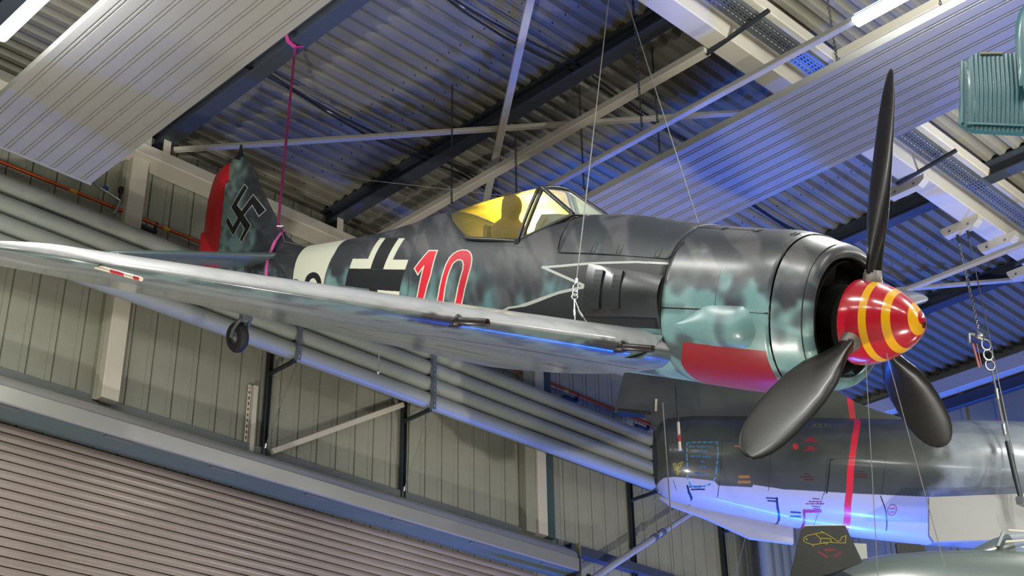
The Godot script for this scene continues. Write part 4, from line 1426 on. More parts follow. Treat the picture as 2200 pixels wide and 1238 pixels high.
func dummy_mesh() -> ArrayMesh:
	# rings up the body: y, centre x, half depth, half width, squareness
	var s := mk(); var rings := []
	for q in [[0.50, 4.06, 0.10, 0.19, 1.0], [0.60, 4.06, 0.11, 0.205, 1.0], [0.68, 4.07, 0.105, 0.20, 1.0], [0.725, 4.07, 0.095, 0.175, 1.0], [0.755, 4.07, 0.08, 0.125, 1.0], [0.78, 4.065, 0.075, 0.085, 1.0], [0.81, 4.06, 0.085, 0.078, 1.0], [0.85, 4.05, 0.1, 0.08, 1.0], [0.90, 4.045, 0.104, 0.08, 1.0], [0.94, 4.05, 0.096, 0.073, 1.0], [0.97, 4.055, 0.078, 0.06, 1.0], [0.99, 4.06, 0.05, 0.04, 1.0], [0.998, 4.06, 0.012, 0.01, 1.0]]:
		var r := []
		for k in 28:
			var a := TAU * k / 28
			r.append(Vector3(q[1] + q[2] * cos(a), q[0], -0.02 + q[3] * sin(a)))
		rings.append(r)
	loft(s, rings, null, true)
	fan(s, rings[0], true); fan(s, rings[-1])
	return done(s)

func L2W(v: Vector3) -> Vector3:
	return FT + FB * v

func fighter_rigging() -> void:
	# pink sling round the tail
	var t := thing("tail_sling", "pink webbing sling from the rafter round the rear fuselage", "sling", Vector3(7.34, 9.39, -10.8))
	var o := t.position
	var top := Vector3(7.27, 11.7, -10.62)
	var s := mk()
	var band := func(a: Vector3, b: Vector3, w: float):
		var d := (b - a).normalized(); var side := Vector3(0.7, 0, 0.7); side = (side - d * side.dot(d)).normalized()
		box(s, (a + b) * 0.5, Vector3(w, a.distance_to(b), 0.006), Basis(side, d, side.cross(d)))
	band.call(Vector3.ZERO, top - o, 0.028)
	obj("strap", done(s), M.pink_dark, t)
	s = mk()
	band.call(Vector3(-0.02, 0, 0.02), (top - o) * 0.5, 0.034)
	obj("strap_lining", done(s), M.pink, t)
	s = mk()
	var lp := []
	for k in 21:
		var a := -PI + TAU * k / 20.0
		var c := L2W(body(7.55 + 0.06 * cos(a), a, 0.012)) - o
		if absf(a) < 0.6: c = L2W(Vector3(7.53, lerpf(0.70, 0.47, absf(a) / 0.6), -signf(a) * (0.06 + 0.12 * absf(a)))) - o
		lp.append(c)
	for k in 20:
		var d: Vector3 = (lp[k + 1] - lp[k]).normalized()
		var side := (FB.x - d * FB.x.dot(d)).normalized()
		box(s, (lp[k] + lp[k + 1]) * 0.5, Vector3(0.04, lp[k].distance_to(lp[k + 1]) + 0.01, 0.008), Basis(side, d, side.cross(d)))
	obj("body_loop", done(s), mat("pink_light", c8(214, 96, 168), 0.7), t)
	s = mk()
	box(s, Vector3(0.01, 0.02, 0.03), Vector3(0.07, 0.016, 0.05), Basis(Vector3.UP, -0.8), 0.004)
	obj("buckle", done(s), M.steel, t)
	s = mk()
	var rt := top - o
	for k in 8:
		var a := TAU * k / 8; var b := TAU * (k + 1) / 8
		var pa := rt + Vector3(cos(a) * 0.13, 0.11 + sin(a) * 0.15, 0.02 * cos(a)); var pb := rt + Vector3(cos(b) * 0.13, 0.11 + sin(b) * 0.15, 0.02 * cos(b))
		box(s, (pa + pb) * 0.5, Vector3(0.008, pa.distance_to(pb) + 0.012, 0.05), Basis(Vector3(0, 0, 1).cross((pb - pa).normalized()).normalized(), (pb - pa).normalized(), Vector3(0, 0, 1)))
	obj("rafter_loop", done(s), M.pink, t)
	# tail lashing line hanging along the spine
	tag(obj("lashing_line", one_tube([L2W(Vector3(7.52, 0.70, -0.03)), L2W(Vector3(7.4, 0.58, -0.06)), L2W(Vector3(7.2, 0.55, -0.05)), L2W(Vector3(6.95, 0.56, -0.02))], 0.005, 5), M.cable), "thin pale line looping from the sling along the spine", "rope")
	# two suspension wires from one point over the nose to the wing roots
	var apex := Vector3(7.74, 10.5, -6.33)
	var hk := L2W(Vector3(2.39, 0.05, -0.95)); var hp := L2W(Vector3(2.39, 0.05, 0.95))
	for e in [[hk, "thin steel wire with shackle rising from the near wing root", -1], [hp, "thin steel wire rising from the far wing root behind the cowl", 1]]:
		var w := thing("suspension_wire", e[1], "wire", e[0], "suspension wires of the fighter")
		var d: Vector3 = (apex - e[0]).normalized()
		obj("wire_rope", one_tube([d * 0.22, apex - e[0]], 0.0048, 6), M.cable, w)
		s = mk()
		tube(s, [d * 0.19, d * 0.24], 0.013, 8)
		obj("ferrule", done(s), M.steel, w)
		s = mk()
		var f := frame_of(d)
		var side := (Vector3(0.7, 0, 0.7) - d * d.dot(Vector3(0.7, 0, 0.7))).normalized()
		for c in [[0.155, 0.02, 0.038], [0.105, 0.018, 0.03], [0.07, 0.022, 0.026]]:
			var lp2 := []
			for k in 13:
				var a := TAU * k / 12
				lp2.append(d * (c[0] + c[2] * cos(a)) + side * c[1] * sin(a))
			tube(s, lp2, 0.006, 6, false)
		obj("shackle", done(s), M.steel, w)
		s = mk()
		for q in [L2W(Vector3(2.33, -0.09, e[2] * 0.99)), L2W(Vector3(2.25, -0.1, e[2] * 0.93))]:
			tube(s, [d * 0.05, (q - e[0]) * 0.45], 0.0065, 6)
			tube(s, [(q - e[0]) * 0.3, (q - e[0]) * 0.62], 0.011, 8)
			tube(s, [(q - e[0]) * 0.6, q - e[0]], 0.005, 6)
		obj("sling_leg", done(s), M.steel, w)
	var up := thing("suspension_wire", "single steel wire from the roof to the point above the nose", "wire", apex, "suspension wires of the fighter")
	obj("wire_rope", one_tube([Vector3.ZERO, Vector3(0, 1.42, 0)], 0.008, 6), M.cable, up)
	obj("ring", one_tube([Vector3(0, -0.04, 0), Vector3(0.03, 0, 0), Vector3(0, 0.04, 0), Vector3(-0.03, 0, 0), Vector3(0, -0.04, 0)], 0.008, 6), M.steel, up)
	# steadying lines from the nose down to the floor
	tag(obj("steady_line", one_tube([Vector3(7.52, 5.62, -4.1), Vector3(9.4, 0.05, -4.4)], 0.003, 5), M.cable), "thin steadying line in front of the lower right blade", "wire", "steadying lines")
	tag(obj("steady_line", one_tube([Vector3(7.6, 5.66, -4.3), Vector3(8.35, 0.05, -5.3)], 0.003, 5), M.cable), "thin steadying line dropping below the spinner past the red band", "wire", "steadying lines")

# ================================================================ jets
func jet_basis(r: Vector3) -> Basis:
	return Basis(r, Vector3.UP, r.cross(Vector3.UP))

func jet_back() -> void:
	var b := jet_basis(Vector3(0.7117, 0, 0.7024).normalized())
	var o := Vector3(14.594, 8.011, -8.866)
	var j := thing("olive_jet", "olive and grey jet with red band hanging behind the propeller", "airplane")
	j.transform = Transform3D(b, o)
	# paint sheet: s from -3.2 to 4.8, t from -1.3 to 2.1
	var w := 2048; var h := 870
	var sm := Image.create(256, 109, false, Image.FORMAT_RGB8)
	var n1 := noise(91, 1.1, 3); var n2 := noise(95, 3.0, 3)
	var split := func(x: float) -> float: return -0.335 - 0.068 * (x + 2.34) if x < 1.0 else -0.56
	for jj in 109:
		for i in 256:
			var x := -3.2 + 8.0 * (i + 0.5) / 256; var y := 2.1 - 3.4 * (jj + 0.5) / 109
			var c := c8(64, 68, 62).lerp(c8(52, 56, 54), smooth(-0.3, 0.4, n1.get_noise_2d(x, y)))
			c = c.lerp(c8(128, 136, 142).lerp(c8(110, 117, 123), smooth(-0.1, 0.4, n2.get_noise_2d(x * 0.5, y * 1.4))), smooth(0.85, 1.25, x + 0.25 * n2.get_noise_2d(x, y) - 0.25 * (y + 0.3)))
			sm.set_pixel(i, jj, c)
	sm.resize(w, h, Image.INTERPOLATE_CUBIC)
	var S := func(x: float, y: float) -> Vector2: return Vector2((x + 3.2) / 8.0 * w, (2.1 - y) / 3.4 * h)
	var PL := func(l: Array) -> Array:
		var a := []
		for k in range(0, l.size(), 2): a.append(S.call(l[k], l[k + 1]))
		return a
	var belly := c8(168, 168, 172)
	poly_fill(sm, PL.call([-3.2, -0.13, -2.3, -0.155, -2.0, -0.20, -1.62, -0.27, -1.57, -0.32, -1.17, -0.37, -1.16, -0.345, -0.79, -0.42, 0.09, -0.515, 0.95, -0.585, 1.02, -0.65, 1.03, -1.3, -3.2, -1.3]), belly)
	var redc := c8(206, 30, 52)
	poly_fill(sm, PL.call([0.22, 2.1, 0.30, 2.1, 0.30, 0.64, 0.27, 0.52, 0.23, 0.4, 0.15, 0.2, 0.09, 0.0, 0.03, -0.25, -0.01, -0.62, 0.03, -1.0, -0.05, -1.0, -0.09, -0.62, -0.05, -0.25, 0.01, 0.0, 0.07, 0.2, 0.15, 0.4, 0.19, 0.52, 0.22, 0.64]), redc)
	var sl := c8(30, 32, 32)
	# hatches and seams
	stroke(sm, PL.call([-0.33, -0.5, -0.27, -0.1, 0.42, -0.12, 0.34, -0.52]), 2.0, sl)
	stroke(sm, PL.call([-0.30, -0.48, -0.24, -0.12, -0.2, -0.11]), 5.0, c8(22, 24, 24))
	stroke(sm, PL.call([-1.57, -0.42, -1.5, 0.2, -1.23, 0.16]), 2.0, sl)
	stroke(sm, PL.call([-0.98, -0.42, -0.92, 0.3]), 1.6, sl)
	stroke(sm, PL.call([-0.34, -0.5, -0.42, -0.8, -0.4, -1.0]), 1.6, c8(60, 62, 70))
	stroke(sm, PL.call([0.33, -0.55, 0.4, -0.7, 0.44, -0.85]), 3.0, c8(20, 20, 24))
	stroke(sm, PL.call([-2.1, -0.22, -2.06, -0.3]), 1.5, c8(60, 62, 70))
	stroke(sm, PL.call([-1.93, -0.29, -1.91, -0.34, -1.87, -0.39]), 5.0, c8(16, 20, 40))
	stroke(sm, PL.call([-0.88, -0.5, -0.86, -0.58, -0.82, -0.66]), 6.0, c8(16, 20, 40))
	for q in [[-1.9, -0.30, -1.72], [-1.88, -0.325, -1.73], [-1.0, -0.485, -0.87], [-0.98, -0.51, -0.88], [-0.7, -0.63, -0.59], [-0.7, -0.66, -0.58]]:
		stroke(sm, PL.call([q[0], q[1], q[2], q[1] - 0.015]), 3.0, c8(24, 24, 44))
	stroke(sm, PL.call([-0.52, -0.735, -0.55, -0.635, -0.36, -0.648]), 7.0, c8(150, 20, 50))
	# small red stencil rows on the belly
	for q in [[-0.46, -0.53, 0.08], [-0.5, -0.555, 0.14], [-0.53, -0.575, 0.2], [-0.46, -0.60, 0.08], [-0.44, -0.62, 0.06]]:
		stroke(sm, PL.call([q[0], q[1], q[0] + q[2], q[1] - 0.012]), 2.4, c8(110, 24, 40))
	# warning triangles and dot in red, faint ones below
	for q in [[-0.44, 0.155, 0.24, 0.05], [-0.46, 0.03, 0.22, 0.045]]:
		poly_fill(sm, PL.call([q[0] - q[2] * 0.5, q[1] - q[3] * 0.4, q[0] - q[2] * 0.2, q[1] + q[3] * 0.1, q[0] - 0.02, q[1] + q[3], q[0] + 0.03, q[1] + q[3], q[0] + q[2] * 0.25, q[1] + q[3] * 0.1, q[0] + q[2] * 0.5, q[1] - q[3] * 0.5]), c8(128, 36, 40))
	var dot := []
	for k in 16: dot.append(S.call(-0.63 + 0.036 * cos(TAU * k / 16), 0.075 + 0.042 * sin(TAU * k / 16)))
	poly_fill(sm, dot, c8(170, 44, 40))
	for q in [[-0.52, -0.27, 0.05], [-0.52, -0.3, 0.16], [-0.5, -0.33, 0.1], [0.12, -0.27, 0.05], [0.12, -0.3, 0.1], [0.11, -0.33, 0.14]]:
		stroke(sm, PL.call([q[0] - q[2] * 0.5, q[1], q[0] + q[2] * 0.5, q[1] - 0.008]), 4.0, c8(66, 30, 30))
	# yellow figures at the top of the side
	for q in [[-0.38, 0.37, -0.33, 0.42, -0.33, 0.36], [-0.3, 0.42, -0.24, 0.42, -0.3, 0.36, -0.24, 0.36], [-0.21, 0.42, -0.15, 0.42, -0.15, 0.36, -0.21, 0.36, -0.21, 0.42]]:
		stroke(sm, PL.call(q), 2.5, c8(112, 104, 40))
	# blue dashed placard
	var bl := c8(52, 128, 168)
	var pl := [-1.925, 0.135, -1.555, 0.118, -1.565, -0.05, -1.59, -0.22, -1.60, -0.30, -1.66, -0.36, -1.79, -0.378, -1.89, -0.355, -1.93, -0.28, -1.935, -0.05, -1.925, 0.135]
	for k in range(0, pl.size() - 3, 2):
		var a := Vector2(pl[k], pl[k + 1] + 0.06); var e := Vector2(pl[k + 2], pl[k + 3] + 0.06)
		var nseg := maxi(2, int(a.distance_to(e) / 0.032))
		for q in nseg:
			if q % 2 == 0:
				var u := a.lerp(e, q / float(nseg)); var v := a.lerp(e, (q + 1) / float(nseg))
				stroke(sm, [S.call(u.x, u.y), S.call(v.x, v.y)], 4.0, bl)
	# warning circle on the belly
	for k in 20:
		var a := TAU * k / 20
		stroke(sm, [S.call(0.47 + 0.05 * cos(a), -0.69 + 0.05 * sin(a)), S.call(0.47 + 0.05 * cos(a + TAU / 20), -0.69 + 0.05 * sin(a + TAU / 20))], 2.0, c8(150, 40, 56))
	stroke(sm, [S.call(0.44, -0.68), S.call(0.5, -0.68)], 2.0, c8(150, 40, 56))
	stroke(sm, [S.call(0.45, -0.71), S.call(0.49, -0.71)], 2.0, c8(150, 40, 56))
	# orange tin plates
	for q in [[-1.36, 0.105, 0.11, 0.02], [-1.33, -0.265, 0.13, 0.028], [-1.34, -0.32, 0.15, 0.028]]:
		poly_fill(sm, PL.call([q[0], q[1], q[0] + q[2], q[1] - 0.01, q[0] + q[2], q[1] - 0.01 + q[3], q[0], q[1] + q[3]]), c8(150, 104, 50))
	# yellow insect badge
	for q in [[-2.1, -0.11, -2.08, -0.15, -2.05, -0.17, -2.02, -0.15, -1.99, -0.1, -2.03, -0.11, -2.05, -0.16, -2.07, -0.11, -2.1, -0.11], [-2.05, -0.17, -2.06, -0.21, -2.045, -0.23, -2.03, -0.2, -2.05, -0.17], [-2.09, -0.17, -2.02, -0.2]]:
		var up6 := []
		for k in q.size(): up6.append(q[k] + (0.06 if k % 2 else 0.0))
		stroke(sm, PL.call(up6), 3.0, c8(150, 138, 20))
	var jp := mat("olive_jet_paint", Color.WHITE, 0.36, 0.0, 0.35)
	jp.albedo_texture = tex(sm)
	# fuselage: s, top, bottom
	var prof := [[-2.27, 0.50, -0.15], [-2.2, 0.62, -0.28], [-2.1, 0.69, -0.34], [-1.8, 0.715, -0.43], [-1.2, 0.70, -0.58], [-0.65, 0.675, -0.705], [0.18, 0.64, -0.85], [1.0, 0.61, -0.955], [2.1, 0.575, -1.05], [3.2, 0.52, -1.05], [4.2, 0.35, -0.95], [5.2, 0.05, -0.75], [5.9, -0.3, -0.5]]
	var s := mk(); var rings := []; var uvs := []
	for q in prof:
		var r := []; var u := []
		var tc: float = (q[1] + q[2]) * 0.5; var hh: float = (q[1] - q[2]) * 0.5
		for k in 49:
			var a := TAU * k / 48
			var pt := Vector3(q[0], tc + hh * cos(a), hh * 0.9 * sin(a))
			r.append(pt)
			u.append(Vector2((pt.x + 3.2) / 8.0, (2.1 - pt.y) / 3.4))
		rings.append(r); uvs.append(u)
	loft(s, rings, uvs)
	fan(s, rings[-1].slice(0, 48))
	tag(obj("fuselage", done(s), jp, j), "olive side, pale grey belly and red band")
	s = mk()
	fan(s, rings[0].slice(0, 48), true)
	obj("jet_pipe_end", done(s), M.black, j)
	var uvf := func(v: Vector2) -> Vector2: return Vector2((v.x + 3.2) / 8.0, (2.1 - v.y) / 3.4)
	s = mk()
	prism(s, [Vector2(-2.62, 1.29), Vector2(-2.74, 0.84), Vector2(-2.4, 0.79), Vector2(-2.2, 0.6), Vector2(-1.0, 0.5), Vector2(1.05, 0.5), Vector2(1.02, 0.63), Vector2(0.57, 0.77), Vector2(0.31, 0.9), Vector2(0.08, 1.08), Vector2(-0.5, 1.5), Vector2(-0.9, 1.9), Vector2(-2.4, 1.9)], -0.06, 0.06, Basis.IDENTITY, Vector3.ZERO, uvf)
	obj("tail_fin", done(s), jp, j)
	s = mk()
	box(s, Vector3(-2.5, 0.80, 0.0), Vector3(0.42, 0.05, 0.14), Basis(Vector3(0, 0, 1), -0.12), 0.01)
	obj("rudder_foot", done(s), M.black, j)
	s = mk()
	box(s, Vector3(-2.22, 0.88, 0.075), Vector3(0.03, 0.17, 0.012), Basis(Vector3(0, 0, 1), -0.1))
	obj("tape_strip", done(s), mat("tape_ivory", c8(190, 184, 160), 0.6), j)
	# ventral pale surface under the tail
	s = mk()
	prism(s, [Vector2(-2.22, -0.25), Vector2(-1.77, -0.37), Vector2(-1.2, -0.52), Vector2(-0.6, -0.66), Vector2(-0.62, -0.88), Vector2(-1.15, -0.80), Vector2(-1.68, -0.53), Vector2(-2.1, -0.36)], -0.25, -0.18)
	obj("ventral_fin", done(s), mat("belly_grey", c8(170, 170, 174), 0.35, 0.0, 0.3), j)
	# near wing, seen edge-down
	s = mk()
	prism(s, [Vector2(0.83, -0.66), Vector2(2.4, -0.62), Vector2(3.4, -0.66), Vector2(3.4, -1.15), Vector2(1.5, -1.19), Vector2(0.80, -1.20), Vector2(0.76, -1.12)], 0.74, 0.80)
	obj("wing_panel", done(s), mat("wing_light_grey", c8(146, 147, 144), 0.5), j)
	# beacon
	s = mk()
	lathe(s, [Vector2(0, 0.085), Vector2(0.02, 0.08), Vector2(0.045, 0.055), Vector2(0.055, 0.0)], Vector3(2.1, 0.575, 0.0), frame_of(Vector3.UP), 20)
	obj("beacon", done(s), mat("beacon_red", c8(190, 14, 30), 0.15, 0.0, 0.6), j)
	# striped static probe at the tail
	s = mk()
	tube(s, [Vector3(-2.02, 0.9, 0.62), Vector3(-2.035, 0.03, 0.66)], 0.015, 8)
	var pb := obj("static_probe", done(s), M.galv_dark, j)
	s = mk()
	tube(s, [Vector3(-2.03, 0.4, 0.643), Vector3(-2.036, 0.03, 0.66)], 0.018, 8)
	obj("white_end", done(s), M.pitot_white, pb)
	s = mk()
	tube(s, [Vector3(-2.032, 0.24, 0.65), Vector3(-2.034, 0.14, 0.655)], 0.0185, 8)
	obj("red_band", done(s), M.red_paint, pb)
	# placard lettering
	var lines := [["BUG RUMPFTEIL", 0.12, 0.22], ["NUR STUR", 0.066, 0.15], ["UNTERLAGBOCK", 0.0, 0.23], ["BEIM", -0.06, 0.1], ["KIPPEN", -0.12, 0.13], ["UNTERLEGEN", -0.20, 0.2]]
	var bm := mat("stencil_blue", bl, 0.5)
	for q in lines:
		var tm := TextMesh.new()
		tm.text = q[0]; tm.font_size = 32; tm.pixel_size = 0.0011; tm.depth = 0.002
		var f := SystemFont.new(); f.font_names = PackedStringArray(["Droid Sans Mono"])
		tm.font = f
		var o2 := obj("stencil_text", tm, bm, j)
		var xx := -1.755; var tc := 0.14; var hh := 0.575
		var zz: float = hh * 0.9 * sqrt(maxf(0, 1 - pow((q[1] - tc) / hh, 2)))
		var ang := atan2((q[1] - tc) / hh, 0.9 * sqrt(maxf(0.01, 1 - pow((q[1] - tc) / hh, 2))))
		o2.transform = Transform3D(Basis(Vector3(0, 0, 1), -0.045) * Basis(Vector3(1, 0, 0), -ang) * Basis.from_scale(Vector3(q[2] / 0.2, 1, 1) * 1.0), Vector3(xx, q[1], zz + 0.016))

func jet_front() -> void:
	var b := jet_basis(Vector3(0.7117, 0, 0.7024).normalized())
	var o := Vector3(11.377, 5.563, -6.561)
	var j := thing("grey_jet", "grey-green jet at the bottom right corner with dark fin", "airplane")
	j.transform = Transform3D(b, o)
	var skin_m := mat("grey_jet_paint", c8(90, 100, 94), 0.3, 0.0, 0.4)
	var s := mk(); var rings := []
	for q in [[-1.6, -0.45, -0.6], [-1.2, -0.25, -0.75], [-0.86, -0.07, -0.85], [-0.47, 0.025, -0.95], [0.02, 0.105, -1.05], [0.45, 0.13, -1.1], [0.88, 0.13, -1.12], [1.4, 0.11, -1.12], [2.2, 0.05, -1.05], [3.0, -0.1, -0.9], [3.6, -0.35, -0.65]]:
		var r := []
		for k in 32:
			var a := TAU * k / 32
			r.append(Vector3(q[0], (q[1] + q[2]) * 0.5 + (q[1] - q[2]) * 0.5 * cos(a), (q[1] - q[2]) * 0.45 * sin(a)))
		rings.append(r)
	loft(s, rings, null, true)
	fan(s, rings[0], true); fan(s, rings[-1])
	obj("fuselage", done(s), skin_m, j)
	# near tail surface with the fish badge
	var dark := mat("dark_fin_paint", c8(24, 27, 24), 0.5)
	s = mk()
	prism(s, [Vector2(-0.83, 0.21), Vector2(-0.80, 0.235), Vector2(-0.44, 0.238), Vector2(-0.33, -0.1), Vector2(-0.6, -0.2), Vector2(-0.97, -0.28), Vector2(-0.98, -0.22)], 0.47, 0.52)
	var fin := obj("dark_fin", done(s), dark, j)
	tag(fin, "dark fin with a yellow fish outline")
	s = mk()
	box(s, Vector3(-0.62, 0.238, 0.495), Vector3(0.37, 0.008, 0.05))
	obj("edge_strip", done(s), M.cream, fin)
	s = mk()
	var fish := [[-0.831, 0.096, -0.82, 0.125, -0.79, 0.145, -0.763, 0.152, -0.715, 0.16, -0.68, 0.168, -0.657, 0.172, -0.62, 0.158, -0.559, 0.115, -0.53, 0.09, -0.508, 0.09, -0.48, 0.13, -0.444, 0.138, -0.455, 0.1, -0.458, 0.072, -0.5, 0.072, -0.56, 0.076, -0.60, 0.082, -0.64, 0.076, -0.70, 0.066, -0.752, 0.061, -0.80, 0.075, -0.831, 0.096], [-0.72, 0.16, -0.69, 0.13, -0.675, 0.11, -0.685, 0.07], [-0.67, 0.118, -0.585, 0.112, -0.585, 0.085], [-0.65, 0.082, -0.63, 0.062, -0.61, 0.08], [-0.67, 0.165, -0.66, 0.182, -0.635, 0.165], [-0.76, 0.062, -0.745, 0.045]]
	for q in fish:
		for k in range(0, q.size() - 3, 2):
			var a := Vector2(q[k], q[k + 1]); var c := Vector2(q[k + 2], q[k + 3])
			var d := (c - a).normalized() * 0.003; var nn := Vector2(-d.y, d.x)
			prism(s, [a + nn - d, c + nn + d, c - nn + d, a - nn - d], 0.52, 0.523)
	var eye := []
	for k in 8: eye.append(Vector2(-0.80 + 0.008 * cos(TAU * k / 8), 0.112 + 0.008 * sin(TAU * k / 8)))
	prism(s, eye, 0.52, 0.523)
	obj("fish_badge", done(s), mat("badge_yellow", c8(150, 138, 20), 0.5), fin)
	# red stencil arcs below the fish
	s = mk()
	for q in [[-0.65, 0.01, -0.56, 0.008], [-0.71, -0.005, -0.63, -0.06], [-0.57, -0.055, -0.5, -0.01]]:
		var a := Vector2(q[0], q[1]); var c := Vector2(q[2], q[3])
		var d := (c - a).normalized(); var nn := Vector2(-d.y, d.x) * 0.012
		var m := 6
		for k in m:
			var u := a.lerp(c, k / float(m)); var v := a.lerp(c, (k + 0.7) / m)
			prism(s, [u + nn, v + nn, v - nn, u - nn], 0.52, 0.522)
	obj("red_stencil", done(s), mat("stencil_red", c8(110, 22, 30), 0.5), fin)
	s = mk()
	box(s, Vector3(-0.90, -0.33, 0.5), Vector3(0.22, 0.12, 0.08), Basis.IDENTITY, 0.02)
	obj("fin_foot", done(s), M.black, j)
	# far fin and white fin behind the fuselage
	s = mk()
	prism(s, [Vector2(0.42, 0.30), Vector2(0.42, 0.55), Vector2(0.66, 0.53), Vector2(0.80, 0.36), Vector2(0.82, 0.1), Vector2(0.42, 0.1)], -1.02, -0.97)
	obj("far_dark_fin", done(s), dark, j)
	s = mk()
	prism(s, [Vector2(-0.22, 0.46), Vector2(0.04, 0.445), Vector2(0.02, 0.1), Vector2(-0.2, 0.1)], -0.7, -0.66)
	obj("white_tip", done(s), mat("tip_white", c8(196, 196, 188), 0.5), j)
	# canopy fairing and panes with pale bars
	s = mk(); rings = []
	for q in [[0.70, 0.10, 0.06], [0.9, 0.19, 0.14], [1.03, 0.25, 0.18], [1.17, 0.295, 0.2], [1.4, 0.32, 0.22], [1.9, 0.32, 0.22], [2.4, 0.1, 0.1]]:
		var r := []
		for k in 17:
			var a := -PI * 0.5 + PI * k / 16
			r.append(Vector3(q[0], 0.05 + (q[1] - 0.05) * cos(a), q[2] * sin(a)))
		rings.append(r)
	loft(s, rings.slice(0, 4))
	obj("canopy_fairing", done(s), skin_m, j)
	s = mk()
	loft(s, rings.slice(3, 7))
	var cg := mat("jet_canopy_glass", Color(0.7, 0.75, 0.78, 0.5), 0.08)
	cg.transparency = BaseMaterial3D.TRANSPARENCY_ALPHA
	obj("canopy_glass", done(s), cg, j)
	s = mk()
	prism(s, [Vector2(1.12, 0.262), Vector2(1.4, 0.235), Vector2(1.4, 0.25), Vector2(1.13, 0.278)], 0.2, 0.225)
	prism(s, [Vector2(1.07, 0.145), Vector2(1.4, 0.165), Vector2(1.4, 0.182), Vector2(1.08, 0.165)], 0.215, 0.24)
	obj("canopy_bar", done(s), M.cream, j)
	s = mk()
	prism(s, [Vector2(0.99, 0.12), Vector2(1.02, 0.12), Vector2(1.1, 0.26), Vector2(1.07, 0.26)], 0.18, 0.22)
	obj("canopy_strut", done(s), M.galv, j)

func blue_tail() -> void:
	var b := jet_basis(Vector3(0.7117, 0, 0.7024).normalized())
	var j := thing("blue_green_tailplane", "corrugated blue-green tail surfaces of a hung aircraft at the right edge", "airplane tail", Vector3.ZERO)
	j.transform = Transform3D(b, Vector3(6.132, 6.14, -2.525))
	var m := mat("sea_blue_paint", c8(34, 88, 98), 0.42, 0.0, 0.3)
	var s := mk()
	# corrugated skin: ribs run up and down
	var front := []; var back := []
	var n := 96
	for i in n + 1:
		var t := i / float(n)
		var x := lerpf(-0.125, 0.5, t)
		var edge := smooth(0.0, 0.06, t)
		var z := 0.012 * edge * (0.5 + 0.5 * cos(t * TAU * 27.0)) + 0.03 * sqrt(clampf(t / 0.08, 0, 1))
		var top := 0.25 - 0.10 * pow(1 - clampf(t / 0.1, 0, 1), 2); var bot := -0.245 - 0.05 * t + 0.05 * pow(1 - clampf(t / 0.1, 0, 1), 2)
		if x > 0.17: top = lerpf(-0.03, 0.25, clampf((x - 0.17) / 0.25, 0, 1))
		var bulge := -0.03 * sin(PI * 0.45) * (1 - edge)
		front.append([Vector3(x + bulge + top * 0.17, top, z * 0.4), Vector3(x - 0.02 * (1 - edge), (top + bot) * 0.5, z), Vector3(x + bulge + bot * 0.17, bot, z * 0.4)])
		back.append([Vector3(x + bulge + top * 0.17, top, -z * 0.4), Vector3(x - 0.02 * (1 - edge), (top + bot) * 0.5, -z), Vector3(x + bulge + bot * 0.17, bot, -z * 0.4)])
	loft(s, front); loft(s, back)
	for k in n:
		s.set_smooth_group(-1)
		quad(s, front[k][0], front[k + 1][0], back[k + 1][0], back[k][0])
		quad(s, front[k][2], front[k + 1][2], back[k + 1][2], back[k][2])
	obj("corrugated_flap", done(s), m, j)
	s = mk()
	tube(s, [Vector3(-0.10, 0.2, 0.012), Vector3(-0.14, 0.0, 0.028), Vector3(-0.165, -0.2, 0.012)], 0.008, 8)
	obj("edge_roll", done(s), m, j)
	s = mk()
	box(s, Vector3(0.07, -0.225, 0.025), Vector3(0.44, 0.01, 0.008), Basis(Vector3(0, 0, 1), -0.07))
	obj("lower_strip", done(s), m, j)
	s = mk()
	for k in 9:
		lathe(s, [Vector2(0, 0.004), Vector2(0.003, 0.003), Vector2(0.004, 0)], Vector3(-0.115 + (-0.2 + k * 0.048) * 0.17, -0.2 + k * 0.048, 0.036), Basis.IDENTITY, 8)
	obj("rivet", done(s), m, j)
	s = mk()
	box(s, Vector3(0.06, 0.246, 0.012), Vector3(0.12, 0.01, 0.03), Basis.IDENTITY, 0.003)
	obj("worn_patch", done(s), mat("bare_beige", c8(150, 146, 132), 0.6), j)
	# second curved surface, nearer
	s = mk(); var rr := []
	for q in [[-0.03, 0.18, 0.015], [0.05, 0.19, 0.03], [0.15, 0.20, 0.04], [0.26, 0.212, 0.05], [0.36, 0.232, 0.05], [0.45, 0.265, 0.05], [0.52, 0.31, 0.045], [0.57, 0.36, 0.03]]:
		var r := []
		for k in 13:
			var a := TAU * k / 12
			r.append(Vector3(q[1] + 0.205 + 0.25 * cos(a + PI), q[0], 0.1 + q[2] * sin(a)))
		rr.append(r)
	loft(s, rr)
	fan(s, rr[0].slice(0, 12)); fan(s, rr[-1].slice(0, 12), true)
	obj("curved_fin", done(s), m, j)

